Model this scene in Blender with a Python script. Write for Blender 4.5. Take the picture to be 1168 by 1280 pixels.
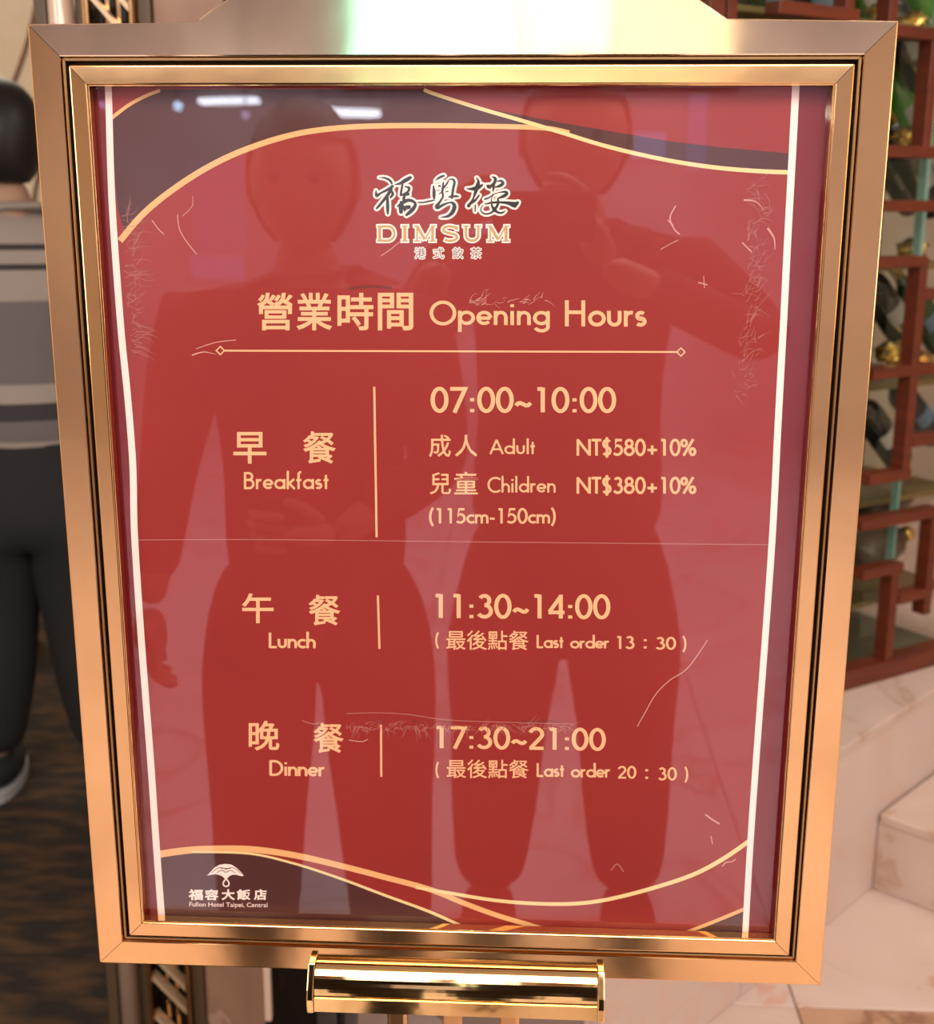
import bpy, bmesh, math, random
from mathutils import Vector, Matrix
random.seed(7)
for o in list(bpy.data.objects): bpy.data.objects.remove(o)
SC = bpy.context.scene
COL = SC.collection
PI = math.pi
# ------------------------------------------------------------------ camera, world, exposure, big lights
CAM_H = 1.50
TOP = CAM_H + 0.12814            # top edge of the sign frame
cam_d = bpy.data.cameras.new('camera'); cam = bpy.data.objects.new('camera', cam_d); COL.objects.link(cam)
CM = Matrix.Rotation(0.04658635, 4, 'Z') @ Matrix.Rotation(1.32775392, 4, 'X') @ Matrix.Rotation(0.00317781, 4, 'Z')
CP = Vector((0.05454149, -0.97280606, CAM_H))
cam.matrix_world = Matrix.Translation(CP) @ CM
FPX = 1560.0
cam_d.sensor_fit = 'VERTICAL'; cam_d.sensor_height = 24.0; cam_d.sensor_width = 24.0 * 1168 / 1280
cam_d.lens = FPX * 24.0 / 1280
cam_d.dof.use_dof = True; cam_d.dof.focus_distance = 1.0; cam_d.dof.aperture_fstop = 5.0
cam_d.clip_start = 0.005
SC.camera = cam
SC.view_settings.view_transform = 'Standard'; SC.view_settings.look = 'None'
SC.view_settings.exposure = 0.0; SC.view_settings.gamma = 1.0; SC.view_settings.use_curve_mapping = False
SC.cycles.use_denoising = True
SC.cycles.max_bounces = 8
SC.cycles.sample_clamp_indirect = 6.0
W = bpy.data.worlds.new('World'); SC.world = W; W.use_nodes = True
W.node_tree.nodes['Background'].inputs[0].default_value = (1.0, 0.9, 0.8, 1)
W.node_tree.nodes['Background'].inputs[1].default_value = 0.35

def area(name, loc, rot, sx, sy, power, col):
    l = bpy.data.lights.new(name, 'AREA'); l.shape = 'RECTANGLE'; l.size = sx; l.size_y = sy
    l.energy = power; l.color = col
    o = bpy.data.objects.new(name, l); o.location = loc; o.rotation_euler = rot; COL.objects.link(o)
    return o
area('ceiling_glow_front', (0.2, -1.8, 2.93), (0, 0, 0), 2.2, 1.4, 105, (1.0, 0.86, 0.72))
area('ceiling_glow_front_left', (-2.0, -1.7, 2.93), (0, 0.25, 0), 1.0, 1.6, 70, (1.0, 0.88, 0.77))
area('ceiling_glow_front_right', (2.3, -1.7, 2.93), (0, -0.25, 0), 1.0, 1.6, 70, (1.0, 0.88, 0.77))
for sx in (-1, 1):                          # added fill lights without fixtures, brightening the poster from both sides
    lp_ = Vector((sx * 2.4, -1.5, 1.5)); d_ = Vector((0.0, 0.0, 1.05)) - lp_
    area('side_fill_glow', lp_, d_.to_track_quat('-Z', 'Y').to_euler(), 0.5, 0.8, 9, (1.0, 0.90, 0.80))
area('ceiling_glow_lobby', (0.0, -4.6, 2.93), (0, 0, 0), 5.0, 2.2, 170, (0.90, 0.90, 1.0))
area('ceiling_glow_steps', (1.5, 1.0, 2.93), (0, 0, 0), 1.4, 1.4, 32, (1.0, 0.86, 0.76))
area('ceiling_glow_hall', (-2.2, 3.6, 2.93), (0, 0, 0), 2.0, 1.6, 50, (1.0, 0.86, 0.7))

# ------------------------------------------------------------------ measuring helpers (pixel of the photograph -> point of a plane)
def ray(x, y):
    return CM.to_3x3() @ Vector(((x - 584) / FPX, (640 - y) / FPX, -1.0))
def at(x, y, Y=0.0):
    d = ray(x, y); return CP + d * ((Y - CP.y) / d.y)
def fl(x, y, z=0.0):
    d = ray(x, y); return CP + d * ((z - CP.z) / d.z)

# ------------------------------------------------------------------ materials
def mat(name, col, rough=0.5, metal=0.0, noise=None, bump=0.0, bscale=40, emit=None, spec=0.5, coat=0.0, stretch=(1, 1, 1), detail=4.0):
    m = bpy.data.materials.new(name); m.use_nodes = True
    nt = m.node_tree; b = nt.nodes['Principled BSDF']
    b.inputs['Roughness'].default_value = rough; b.inputs['Metallic'].default_value = metal
    b.inputs['Specular IOR Level'].default_value = spec; b.inputs['Coat Weight'].default_value = coat
    b.inputs['Base Color'].default_value = (*col, 1)
    tc = nt.nodes.new('ShaderNodeTexCoord'); mp = nt.nodes.new('ShaderNodeMapping')
    mp.inputs['Scale'].default_value = stretch
    nt.links.new(tc.outputs['Object'], mp.inputs['Vector'])
    n = nt.nodes.new('ShaderNodeTexNoise'); n.inputs['Detail'].default_value = detail
    nt.links.new(mp.outputs[0], n.inputs['Vector'])
    if noise:
        sc, col2, lo, hi = noise
        n.inputs['Scale'].default_value = sc
        r = nt.nodes.new('ShaderNodeValToRGB')
        r.color_ramp.elements[0].position = lo; r.color_ramp.elements[1].position = hi
        r.color_ramp.elements[0].color = (*col, 1); r.color_ramp.elements[1].color = (*col2, 1)
        nt.links.new(n.outputs['Fac'], r.inputs[0]); nt.links.new(r.outputs[0], b.inputs['Base Color'])
    if bump:
        n2 = nt.nodes.new('ShaderNodeTexNoise'); n2.inputs['Scale'].default_value = bscale; n2.inputs['Detail'].default_value = 3
        nt.links.new(mp.outputs[0], n2.inputs['Vector'])
        bp = nt.nodes.new('ShaderNodeBump'); bp.inputs['Strength'].default_value = bump; bp.inputs['Distance'].default_value = 0.01
        nt.links.new(n2.outputs['Fac'], bp.inputs['Height']); nt.links.new(bp.outputs[0], b.inputs['Normal'])
    if emit:
        b.inputs['Emission Color'].default_value = (*emit[0], 1); b.inputs['Emission Strength'].default_value = emit[1]
    return m

def marble(name, c1, c2, vein, scale=3.0, rough=0.25):
    m = bpy.data.materials.new(name); m.use_nodes = True
    nt = m.node_tree; b = nt.nodes['Principled BSDF']; b.inputs['Roughness'].default_value = rough
    tc = nt.nodes.new('ShaderNodeTexCoord')
    n = nt.nodes.new('ShaderNodeTexNoise'); n.inputs['Scale'].default_value = scale; n.inputs['Detail'].default_value = 6
    n.inputs['Distortion'].default_value = 1.4
    nt.links.new(tc.outputs['Object'], n.inputs['Vector'])
    r = nt.nodes.new('ShaderNodeValToRGB'); e = r.color_ramp.elements
    e[0].position = 0.3; e[0].color = (*c1, 1); e[1].position = 0.72; e[1].color = (*c2, 1)
    v = e.new(0.5); v.color = (*[(a + d) / 2 for a, d in zip(c1, c2)], 1)
    v = e.new(0.525); v.color = (*vein, 1)
    v = e.new(0.56); v.color = (*[(a + d) / 2 for a, d in zip(c1, c2)], 1)
    nt.links.new(n.outputs['Fac'], r.inputs[0]); nt.links.new(r.outputs[0], b.inputs['Base Color'])
    return m

def brass_mat(name, col, rough, wob, scale=5.0, stretch=(1, 1, 1)):
    m = mat(name, col, rough, 1.0, noise=(14, tuple(c * 0.93 for c in col), 0.35, 0.7), bump=wob, bscale=scale, stretch=stretch)
    return m
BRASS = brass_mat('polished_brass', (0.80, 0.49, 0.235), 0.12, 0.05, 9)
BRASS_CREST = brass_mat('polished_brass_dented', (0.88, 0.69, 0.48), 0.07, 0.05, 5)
LIP_DARK = brass_mat('darkened_brass_lip', (0.42, 0.27, 0.13), 0.28, 0.03, 9)  # brass darkened in colour to deaden red bounce light along the gap
BRASS_BRIGHT = brass_mat('bright_brass', (0.9, 0.62, 0.28), 0.07, 0.06, 14)
BRASS_DARK = brass_mat('shaded_brass_channel', (0.035, 0.028, 0.022), 0.6, 0.02)  # near-black colour puts the gap's shadow line into the channel
BLACK = mat('black_enamel', (0.012, 0.011, 0.010), 0.35)
RED = mat('poster_red_print', (0.255, 0.012, 0.0095), 0.55, noise=(5, (0.285, 0.017, 0.0135), 0.3, 0.7), bump=0.10, bscale=9)
DARKRED = mat('poster_dark_maroon_print', (0.068, 0.013, 0.013), 0.55, bump=0.05, bscale=9)
EDGE_RED = mat('poster_crimson_edge_print', (0.17, 0.0012, 0.007), 0.6)
PEACH = mat('peach_ink', (0.90, 0.46, 0.25), 0.55)
GOLD_INK = mat('gold_ink', (0.78, 0.42, 0.18), 0.5)
PALE_GOLD = mat('pale_gold_ink', (0.85, 0.62, 0.30), 0.5)
WHITE_INK = mat('pinkish_white_ink', (0.95, 0.78, 0.74), 0.55)
BLACK_INK = mat('black_ink', (0.018, 0.022, 0.024), 0.5)
TAN_INK = mat('tan_ink', (0.50, 0.31, 0.13), 0.5)
GREY_INK = mat('grey_ink', (0.13, 0.13, 0.12), 0.5)
CREASE = mat('worn_crease', (0.42, 0.14, 0.12), 0.7)
CREASE_PALE = mat('worn_crease_pale', (0.6, 0.30, 0.25), 0.7)
CREASE_DARK = mat('scuff_dark', (0.16, 0.02, 0.02), 0.7)

def glass_mat(name, tint, ior=1.5, gain=1.0, through=(0.97, 0.97, 0.97)):
    m = bpy.data.materials.new(name); m.use_nodes = True
    nt = m.node_tree; nt.nodes.remove(nt.nodes['Principled BSDF']); out = nt.nodes['Material Output']
    fr = nt.nodes.new('ShaderNodeFresnel'); fr.inputs['IOR'].default_value = ior
    mu = nt.nodes.new('ShaderNodeMath'); mu.operation = 'MULTIPLY'; mu.inputs[1].default_value = gain; mu.use_clamp = True
    t = nt.nodes.new('ShaderNodeBsdfTransparent'); t.inputs[0].default_value = (*through, 1)
    g = nt.nodes.new('ShaderNodeBsdfGlossy'); g.inputs['Roughness'].default_value = 0.015; g.inputs['Color'].default_value = (*tint, 1)
    mx = nt.nodes.new('ShaderNodeMixShader')
    # thin sheet: the same reflectance from both sides
    ge = nt.nodes.new('ShaderNodeNewGeometry'); mr = nt.nodes.new('ShaderNodeMapRange')
    mr.inputs['To Min'].default_value = ior; mr.inputs['To Max'].default_value = 1.0 / ior
    nt.links.new(ge.outputs['Backfacing'], mr.inputs['Value']); nt.links.new(mr.outputs[0], fr.inputs['IOR'])
    nt.links.new(fr.outputs[0], mu.inputs[0]); nt.links.new(mu.outputs[0], mx.inputs[0])
    nt.links.new(t.outputs[0], mx.inputs[1]); nt.links.new(g.outputs[0], mx.inputs[2]); nt.links.new(mx.outputs[0], out.inputs[0])
    return m
PANE = glass_mat('coated_glass', (0.78, 0.86, 1.0), 1.5, 2.0)
PANE2 = glass_mat('rack_glass', (0.8, 1.0, 0.9), 1.5, 1.0, (0.9, 0.96, 0.92))

# ------------------------------------------------------------------ object helpers
def tag(o, label=None, cat=None, group=None, kind=None):
    if label: o['label'] = label
    if cat: o['category'] = cat
    if group: o['group'] = group
    if kind: o['kind'] = kind
    return o
def empty(name, loc=(0, 0, 0), rz=0.0):
    o = bpy.data.objects.new(name, None); COL.objects.link(o); o.location = loc; o.rotation_euler = (0, 0, rz)
    o.empty_display_size = 0.1
    return o
def obj(name, bm, m, parent=None, smooth=False):
    me = bpy.data.meshes.new(name)
    if isinstance(bm, bmesh.types.BMesh):
        bm.to_mesh(me); bm.free()
    else:
        me.from_pydata(bm[0], [], bm[1])
    mats = m if isinstance(m, (list, tuple)) else [m]
    for mm in mats: me.materials.append(mm)
    if smooth:
        for p in me.polygons: p.use_smooth = True
    me.update()
    o = bpy.data.objects.new(name, me); COL.objects.link(o)
    if parent: o.parent = parent
    return o
def box(bm, x0, x1, y0, y1, z0, z1, bev=0.0, seg=2, M=None):
    t = bmesh.new()
    r = bmesh.ops.create_cube(t, size=1)
    for v in r['verts']:
        v.co = Vector(((x0 + x1) / 2 + v.co.x * (x1 - x0), (y0 + y1) / 2 + v.co.y * (y1 - y0), (z0 + z1) / 2 + v.co.z * (z1 - z0)))
    if bev: bmesh.ops.bevel(t, geom=t.edges[:], offset=bev, segments=seg, affect='EDGES', profile=0.6)
    if M is not None: bmesh.ops.transform(t, matrix=M, verts=t.verts)
    me = bpy.data.meshes.new('t'); t.to_mesh(me); t.free(); bm.from_mesh(me); bpy.data.meshes.remove(me)
def bxo(name, m, parent, x0, x1, y0, y1, z0, z1, bev=0.0, seg=2, M=None):
    b = bmesh.new(); box(b, x0, x1, y0, y1, z0, z1, bev, seg, M); return obj(name, b, m, parent)
def prism_y(pts, y0, y1, bev=0.0, seg=2):
    """polygon in x,z (list) extruded from y0 (front) to y1"""
    b = bmesh.new()
    vs = [b.verts.new((p[0], y0, p[1])) for p in pts]
    f = b.faces.new(vs)
    r = bmesh.ops.extrude_face_region(b, geom=[f])
    for v in [g for g in r['geom'] if isinstance(g, bmesh.types.BMVert)]: v.co.y = y1
    bmesh.ops.recalc_face_normals(b, faces=b.faces)
    if bev:
        front = [e for e in b.edges if e.calc_face_angle(0) > 0.3 and all(abs(v.co.y - y0) < 1e-6 for v in e.verts)]
        def mitre(e):
            d = e.verts[0].co - e.verts[1].co
            return d.length < 0.045 and abs(abs(d.x) - abs(d.z)) < 0.25 * d.length and abs(d.x) > 0.3 * d.length
        bmesh.ops.bevel(b, geom=[e for e in front if not mitre(e)], offset=bev, segments=seg, affect='EDGES', profile=0.5)
    return b
def prism_x(pts, x0, x1, bev=0.0, seg=2):
    b = bmesh.new()
    vs = [b.verts.new((x0, p[0], p[1])) for p in pts]
    f = b.faces.new(vs)
    r = bmesh.ops.extrude_face_region(b, geom=[f])
    for v in [g for g in r['geom'] if isinstance(g, bmesh.types.BMVert)]: v.co.x = x1
    bmesh.ops.recalc_face_normals(b, faces=b.faces)
    if bev:
        bmesh.ops.bevel(b, geom=[e for e in b.edges if e.calc_face_angle(0) > 0.35], offset=bev, segments=seg, affect='EDGES', profile=0.5)
    return b
def lathe(profile, n=20, axis=None):
    b = bmesh.new(); rings = []
    for r, z in profile:
        rings.append([b.verts.new((r * math.cos(2 * PI * k / n), r * math.sin(2 * PI * k / n), z)) for k in range(n)])
    for a, c in zip(rings, rings[1:]):
        for k in range(n): b.faces.new((a[k], a[(k + 1) % n], c[(k + 1) % n], c[k]))
    b.faces.new(rings[0][::-1]); b.faces.new(rings[-1])
    bmesh.ops.recalc_face_normals(b, faces=b.faces)
    return b
def tube(bm, pts, r, n=10):
    for p, q in zip(pts, pts[1:]):
        p = Vector(p); q = Vector(q); d = q - p
        M = Matrix.Translation((p + q) / 2) @ d.to_track_quat('Z', 'Y').to_matrix().to_4x4()
        bmesh.ops.create_cone(bm, cap_ends=True, segments=n, radius1=r, radius2=r, depth=d.length, matrix=M)

# ------------------------------------------------------------------ room shell
X0, X1, Y0, Y1, CEIL = -3.6, 4.2, -7.0, 5.2, 3.0
M_WALLC = mat('cream_wall_paint', (0.62, 0.52, 0.40), 0.6, noise=(3, (0.55, 0.44, 0.32), 0.4, 0.6))
M_WALLB = mat('grey_lilac_wall_paint', (0.55, 0.52, 0.56), 0.7, noise=(1.2, (0.42, 0.38, 0.42), 0.4, 0.6))
M_CEIL = mat('ceiling_white', (0.75, 0.70, 0.64), 0.8)
M_FLOORB = marble('lobby_marble', (0.56, 0.48, 0.48), (0.48, 0.40, 0.39), (0.38, 0.29, 0.26), 1.2, 0.2)
M_GROUT = mat('grout', (0.30, 0.22, 0.19), 0.9)
def wall(name, *b, m=M_WALLC):
    return tag(bxo(name, m, None, *b), kind='structure')
wall('floor', X0, X1, Y0, Y1, -0.06, 0.0, m=M_GROUT)
wall('ceiling', X0, X1, Y0, Y1, CEIL, CEIL + 0.06, m=M_CEIL)
wall('wall_left', X0 - 0.1, X0, Y0, Y1, 0, CEIL)
wall('wall_right', X1, X1 + 0.1, Y0, Y1, 0, CEIL)
wall('wall_back', X0, X1, Y1, Y1 + 0.1, 0, CEIL)
wall('wall_front', X0, X1, Y0 - 0.1, Y0, 0, CEIL, m=M_WALLB)
# wallpaper relief lines on the far wall (brown curling stems)
WL = at(18, 90, Y1 - 0.02)
stem_m = mat('brown_wallpaper_stem', (0.16, 0.08, 0.05), 0.6)
for k in range(7):
    b = bmesh.new(); cx = WL.x - 0.5 + 0.17 * k; pts = []
    for i in range(26):
        t = i / 25.0; pts.append((cx + 0.35 * t + 0.07 * math.sin(5 * t + k), Y1 - 0.006, 0.9 + 1.9 * t + 0.10 * math.sin(9 * t + 2 * k)))
    tube(b, pts, 0.011, 6); o = obj('trim_%d' % (k + 1), b, stem_m); tag(o, kind='structure')

# floor: lobby tiles + carpet
FX = -0.28
tilem = [marble('floor_tile_pink', (0.60, 0.48, 0.43), (0.54, 0.42, 0.37), (0.55, 0.33, 0.26), 4.0, 0.3),
         marble('floor_tile_rose', (0.60, 0.47, 0.42), (0.52, 0.39, 0.33), (0.48, 0.28, 0.2), 3.0, 0.3),
         marble('floor_tile_brown', (0.50, 0.31, 0.21), (0.36, 0.20, 0.12), (0.25, 0.13, 0.08), 2.2, 0.3)]
floor_o = bpy.data.objects['floor']
# tiles: the rows are parts of the floor
def tile(x0, x1, y0, y1, m):
    o = bxo('floor_tile', m, floor_o, x0 + 0.0015, x1 - 0.0015, y0 + 0.0015, y1 - 0.0015, -0.01, 0.012, 0.0015, 1)
    return o
TS = 0.8
jx = fl(997, 1262, 0.012).x
xs = [X0, -2.93, -2.13, -1.33, FX, jx, jx + TS, jx + 2 * TS, jx + 3 * TS, X1]
ybr = 1.14
ys = [Y0, -6.2, -5.4, -4.6, -3.8, -3.0, -2.2, -1.4, -0.6, 0.2, ybr, ybr + TS, ybr + 2 * TS]
for i in range(len(xs) - 1):
    for j in range(len(ys) - 1):
        if xs[i] < FX - 0.01 and ys[j] >= -0.61: continue
        mm = tilem[(i * 5 + j * 3) % 2]
        if abs(ys[j] - 0.2) < 0.01 and xs[i] >= jx - 0.01: mm = tilem[2]
        if ys[j + 1] < -1.3: mm = M_FLOORB
        tile(xs[i], xs[i + 1], ys[j], ys[j + 1], mm)
carpet_m = mat('brown_carpet', (0.012, 0.008, 0.005), 0.95, noise=(9, (0.075, 0.036, 0.012), 0.42, 0.66), bump=0.6, bscale=160, stretch=(1, 2.6, 1))
b = bmesh.new(); box(b, X0 + 0.02, FX - 0.01, -0.58, Y1 - 0.02, -0.005, 0.016, 0.004, 1)
tag(obj('carpet', b, carpet_m), 'dark brown patterned carpet on the floor left of the brass sign', 'carpet')

# window behind the photographer, seen only mirrored in the brass and the glass
def em(name, c, s): return mat(name, (0.1, 0.1, 0.1), 0.6, emit=(c, s))
win = tag(empty('window_1', (0, Y0 + 0.03, 0)), kind='structure')
MY = -Y0                 # mirrored distance
panes = [((432, -140), (490, 104), (0.40, 1.0, 0.90), 3.0), ((494, -140), (650, 104), (0.85, 1.0, 0.84), 3.3),
         ((654, -140), (770, 104), (1.0, 0.93, 0.74), 2.9), ((774, -140), (915, 104), (1.0, 0.82, 0.58), 2.2)]
bb = bmesh.new()
for k, (a, c, colr, st) in enumerate(panes):
    p = at(a[0], a[1], MY); q = at(c[0], c[1], MY)
    q.z = max(q.z, 2.05); p.z = min(p.z, CEIL - 0.06)
    o = bxo('window_pane', em('daylight_pane_%s' % 'abcd'[k], colr, st), win, p.x, q.x, -0.01, 0.0, q.z, p.z)
    box(bb, p.x - 0.03, p.x, -0.015, 0.03, q.z, p.z); box(bb, p.x - 0.03, q.x + 0.03, -0.015, 0.03, q.z - 0.04, q.z); box(bb, p.x - 0.03, q.x + 0.03, -0.015, 0.03, p.z, p.z + 0.04)
obj('window_frame', bb, BLACK, win)

w2 = tag(empty('window_2', (0, Y0 + 0.02, 0)), kind='structure')
for k, (a, c, st) in enumerate((((772, 165), (832, 198), 1.5), ((862, 118), (881, 215), 1.0), ((238, 205), (304, 312), 0.55), ((238, 320), (304, 350), 0.8))):
    p = at(*a, MY); q = at(*c, MY)
    bxo('window_pane', em('lilac_pane_%s' % 'abcd'[k], (0.62, 0.60, 1.0), st), w2, p.x, q.x, -0.01, 0.0, q.z, p.z)
    bb = bmesh.new(); box(bb, p.x - 0.02, q.x + 0.02, -0.018, -0.0105, q.z - 0.02, p.z + 0.02); obj('window_frame', bb, M_WALLB, w2)
# lamps mirrored in the glass: linear pendants and bulbs
def lamp_linear(px, py, length, tilt, D, lab):
    p = at(px, py, D); r = tag(empty('linear_pendant_lamp', (p.x, -p.y, p.z), tilt), lab, 'lamp')
    bxo('diffuser', em('lamp_white', (1, 0.97, 0.95), 14), r, -length / 2, length / 2, -0.05, 0.05, -0.03, 0.0, 0.004)
    bxo('housing', mat('lamp_housing', (0.5, 0.5, 0.5), 0.5), r, -length / 2 - 0.01, length / 2 + 0.01, -0.06, 0.06, 0.001, 0.035, 0.004)
    b = bmesh.new()
    for s in (-1, 1): tube(b, [(s * length * 0.4, 0, 0.03), (s * length * 0.4, 0, CEIL - p.z)], 0.004, 6)
    obj('cable', b, BLACK, r)
lamp_linear(285, 122, 0.30, 0.25, 5.6, 'white linear lamp mirrored at the top left edge of the poster glass')
lamp_linear(432, 136, 0.28, -0.5, 4.6, 'white linear lamp mirrored beside the upper gold arc, right of the other')
lamp_linear(262, 858, 0.06, 0.3, 2.6, 'small low white lamp mirrored left of the standing figures') if False else None
def bulb(px, py, D, r, lab, col=(0.7, 0.85, 1.0), s=8):
    p = at(px, py, D); e = tag(empty('globe_lamp', (p.x, -p.y, p.z)), lab, 'lamp', 'globe lamps mirrored in the glass')
    b = lathe([(0.0005, -r)] + [(r * math.cos(a), r * math.sin(a)) for a in [(-0.4 + 0.1 * i) * PI for i in range(9)]] + [(0.0005, r)], 14)
    obj('globe', b, em('globe_glow', col, s), e, True)
    b = bmesh.new(); tube(b, [(0, 0, r), (0, 0, CEIL - p.z)], 0.005, 6); obj('stem', b, BLACK, e)
bulb(221, 132, 5.0, 0.022, 'blue white globe lamp mirrored at the upper left of the poster glass', (0.6, 0.85, 1.0), 10)
bulb(306, 143, 5.2, 0.020, 'faint lilac globe lamp mirrored between the two white linear lamps', (0.8, 0.6, 0.9), 4)
bulb(127, 131, 4.8, 0.016, 'small pink globe lamp mirrored on the crimson left poster margin', (0.9, 0.5, 0.8), 4)

# ------------------------------------------------------------------ THE SIGN
sign = tag(empty('sign_stand', (0, 0, 0)), 'tall polished brass framed menu sign on a three-post stand, red opening hours poster', 'sign')
HW, HH = 0.320, 0.7915
ZT, ZB = TOP, TOP - 0.7915
ow = 0.0232        # outer rail width
y0, y1 = 0.0, 0.030
g = 0.00025
def P(px, py): p = at(px, py, 0.0); return (p.x, p.z)
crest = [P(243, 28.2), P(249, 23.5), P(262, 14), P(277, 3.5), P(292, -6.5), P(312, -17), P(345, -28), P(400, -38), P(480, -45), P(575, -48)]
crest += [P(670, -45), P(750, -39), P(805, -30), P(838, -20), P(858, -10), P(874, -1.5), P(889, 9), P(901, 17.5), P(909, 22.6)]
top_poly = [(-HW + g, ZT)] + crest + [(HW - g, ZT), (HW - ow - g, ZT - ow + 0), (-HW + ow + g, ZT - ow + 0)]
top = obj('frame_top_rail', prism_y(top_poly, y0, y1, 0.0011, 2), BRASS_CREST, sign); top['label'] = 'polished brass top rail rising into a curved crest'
left = [(-HW, ZT - g), (-HW + ow, ZT - ow - g), (-HW + ow, ZB + ow + g), (-HW, ZB + g)]
obj('frame_side_rail', prism_y(left, y0, y1, 0.0011, 2), BRASS, sign)
right = [(-x, z) for x, z in left][::-1]
obj('frame_side_rail', prism_y(right, y0, y1, 0.0011, 2), BRASS, sign)
bot = [(-HW + g, ZB), (-HW + ow + g, ZB + ow), (HW - ow - g, ZB + ow), (HW - g, ZB)]
obj('frame_bottom_rail', prism_y(bot, y0, y1, 0.0011, 2), BRASS, sign)
# inner lip just inside the outer rails
def ring(name, hx0, hx1, dz0, dz1, ya, yb, m, bev, seg, sep=True):
    """four mitred rails; hx outer/inner half widths, dz outer/inner inset from top and bottom"""
    zt0, zt1, zb0, zb1 = ZT - dz0, ZT - dz1, ZB + dz0, ZB + dz1
    polys = [[(-hx0 + g, zt0), (hx0 - g, zt0), (hx1 - g, zt1), (-hx1 + g, zt1)],
             [(-hx0 + g, zb0), (-hx1 + g, zb1), (hx1 - g, zb1), (hx0 - g, zb0)],
             [(-hx0, zt0 - g), (-hx1, zt1 - g), (-hx1, zb1 + g), (-hx0, zb0 + g)],
             [(hx0, zt0 - g), (hx0, zb0 + g), (hx1, zb1 + g), (hx1, zt1 - g)]]
    return [obj(name, prism_y(p, ya, yb, bev, seg), m, sign) for p in polys]
ring('rebate_lip', HW - ow - 0.0003, HW - ow - 0.0028, ow + 0.0003, ow + 0.0028, 0.0025, 0.029, LIP_DARK, 0.0008, 2)
ring('hinge_channel', HW - ow - 0.0031, 0.2900, ow + 0.0031, 0.0300, 0.010, 0.029, BRASS_DARK, 0, 1)
ir = ring('inner_rail', 0.2907, 0.2775, 0.0293, 0.0432, -0.0015, 0.0095, BRASS, 0.0012, 3)
for v in ir[0].data.vertices:                 # top and left inner rails lean slightly outward
    if v.co.y < 0.002: v.co.y += (v.co.z - (ZT - 0.0432)) * 0.05
for v in ir[2].data.vertices:
    if v.co.y < 0.002: v.co.y += (-0.2775 - v.co.x) * 0.06
ring('glazing_bead', 0.2780, 0.2766, 0.0428, 0.0440, 0.0004, 0.0096, BRASS_BRIGHT, 0.0005, 2)
YG, YP = 0.0102, 0.0135
bxo('glass_pane', PANE, sign, -0.2895, 0.2895, YG, YG + 0.0000, ZB + 0.031, ZT - 0.031).data
# single sheet pane (thin): remove degenerate side faces
gp = bpy.data.objects['glass_pane']; me = gp.data; bmx = bmesh.new()
vs = [bmx.verts.new((sx * 0.2895, YG, z)) for sx, z in ((-1, ZB + 0.031), (1, ZB + 0.031), (1, ZT - 0.031), (-1, ZT - 0.031))]
bmx.faces.new(vs); bmx.to_mesh(me); bmx.free()
poster = bxo('poster', EDGE_RED, sign, -0.2892, 0.2892, YP, YP + 0.0008, ZB + 0.0315, ZT - 0.0315)
poster['label'] = 'dark red printed poster with white side lines and peach lettering'
bxo('backing_board', mat('brown_hardboard', (0.10, 0.05, 0.03), 0.7), sign, -0.2893, 0.2893, YP + 0.001, 0.0285, ZB + 0.0312, ZT - 0.0312)

# ---- flat print on the poster
LAY = [0]
def pp(px, py, lay): p = at(px, py, YP - 0.00012 * lay); return (p.x, p.y, p.z)
def print_polys(name, polys, m, lay, label=None, step=0, cyc=40):
    b = bmesh.new()
    for i, pl in enumerate(polys):
        ll = lay + ((i // step) % cyc) * 0.02 if step else lay
        vs = [b.verts.new(pp(p[0], p[1], ll + (p[2] if len(p) > 2 else 0))) for p in pl]
        try: b.faces.new(vs)
        except ValueError: pass
    bmesh.ops.triangulate(b, faces=[f for f in b.faces if len(f.verts) > 4])
    for f in b.faces:
        f.normal_update()
        if f.normal.y > 0: f.normal_flip()
    o = obj(name, b, m, poster)
    if label: o['label'] = label
    return o
def smooth_curve(pts, n=8):
    out = []
    P_ = [pts[0]] + list(pts) + [pts[-1]]
    for i in range(1, len(P_) - 2):
        a, b_, c, d = [Vector((*p, 0)) if len(p) == 2 else Vector(p) for p in P_[i - 1:i + 3]]
        for k in range(n):
            t = k / n
            out.append(0.5 * ((2 * b_) + (c - a) * t + (2 * a - 5 * b_ + 4 * c - d) * t * t + (3 * b_ - a - 3 * c + d) * t ** 3))
    out.append(Vector((*pts[-1], 0)) if len(pts[-1]) == 2 else Vector(pts[-1]))
    return out
def ribbon(pts, w0, w1=None, n=8):
    """quads along a smoothed polyline, widths in px"""
    c = smooth_curve(pts, n) if n else [Vector((*p, 0)) for p in pts]
    w1 = w0 if w1 is None else w1; L = []; R = []
    for i, p in enumerate(c):
        d = (c[min(i + 1, len(c) - 1)] - c[max(i - 1, 0)]); d.z = 0; d.normalize(); nn = Vector((-d.y, d.x, 0))
        w = (w0 + (w1 - w0) * i / (len(c) - 1)) / 2
        L.append((p + nn * w)); R.append((p - nn * w))
    return [[(L[i].x, L[i].y), (L[i + 1].x, L[i + 1].y), (R[i + 1].x, R[i + 1].y), (R[i].x, R[i].y)] for i in range(len(c) - 1)]
LEFTL = [(133, 96), (135.5, 112), (138, 200), (141, 270), (148, 370), (153, 430), (160, 500), (166, 580), (167.5, 650), (170, 700), (176, 790), (182, 870), (189, 960), (195, 1050), (202, 1146), (203, 1160)]
RIGHTL = [(996, 96), (995, 112), (991, 190), (985, 300), (980, 400), (973, 530), (966.5, 660), (957.5, 790), (947, 930), (938, 1060), (932, 1168), (931, 1185)]
CA = [(150, 301), (182.5, 264), (229, 228), (276, 200.5), (323, 181), (370, 167.5), (417, 160.5), (470, 157.5), (540, 157), (620, 158), (680, 160), (712, 166)]
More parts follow.
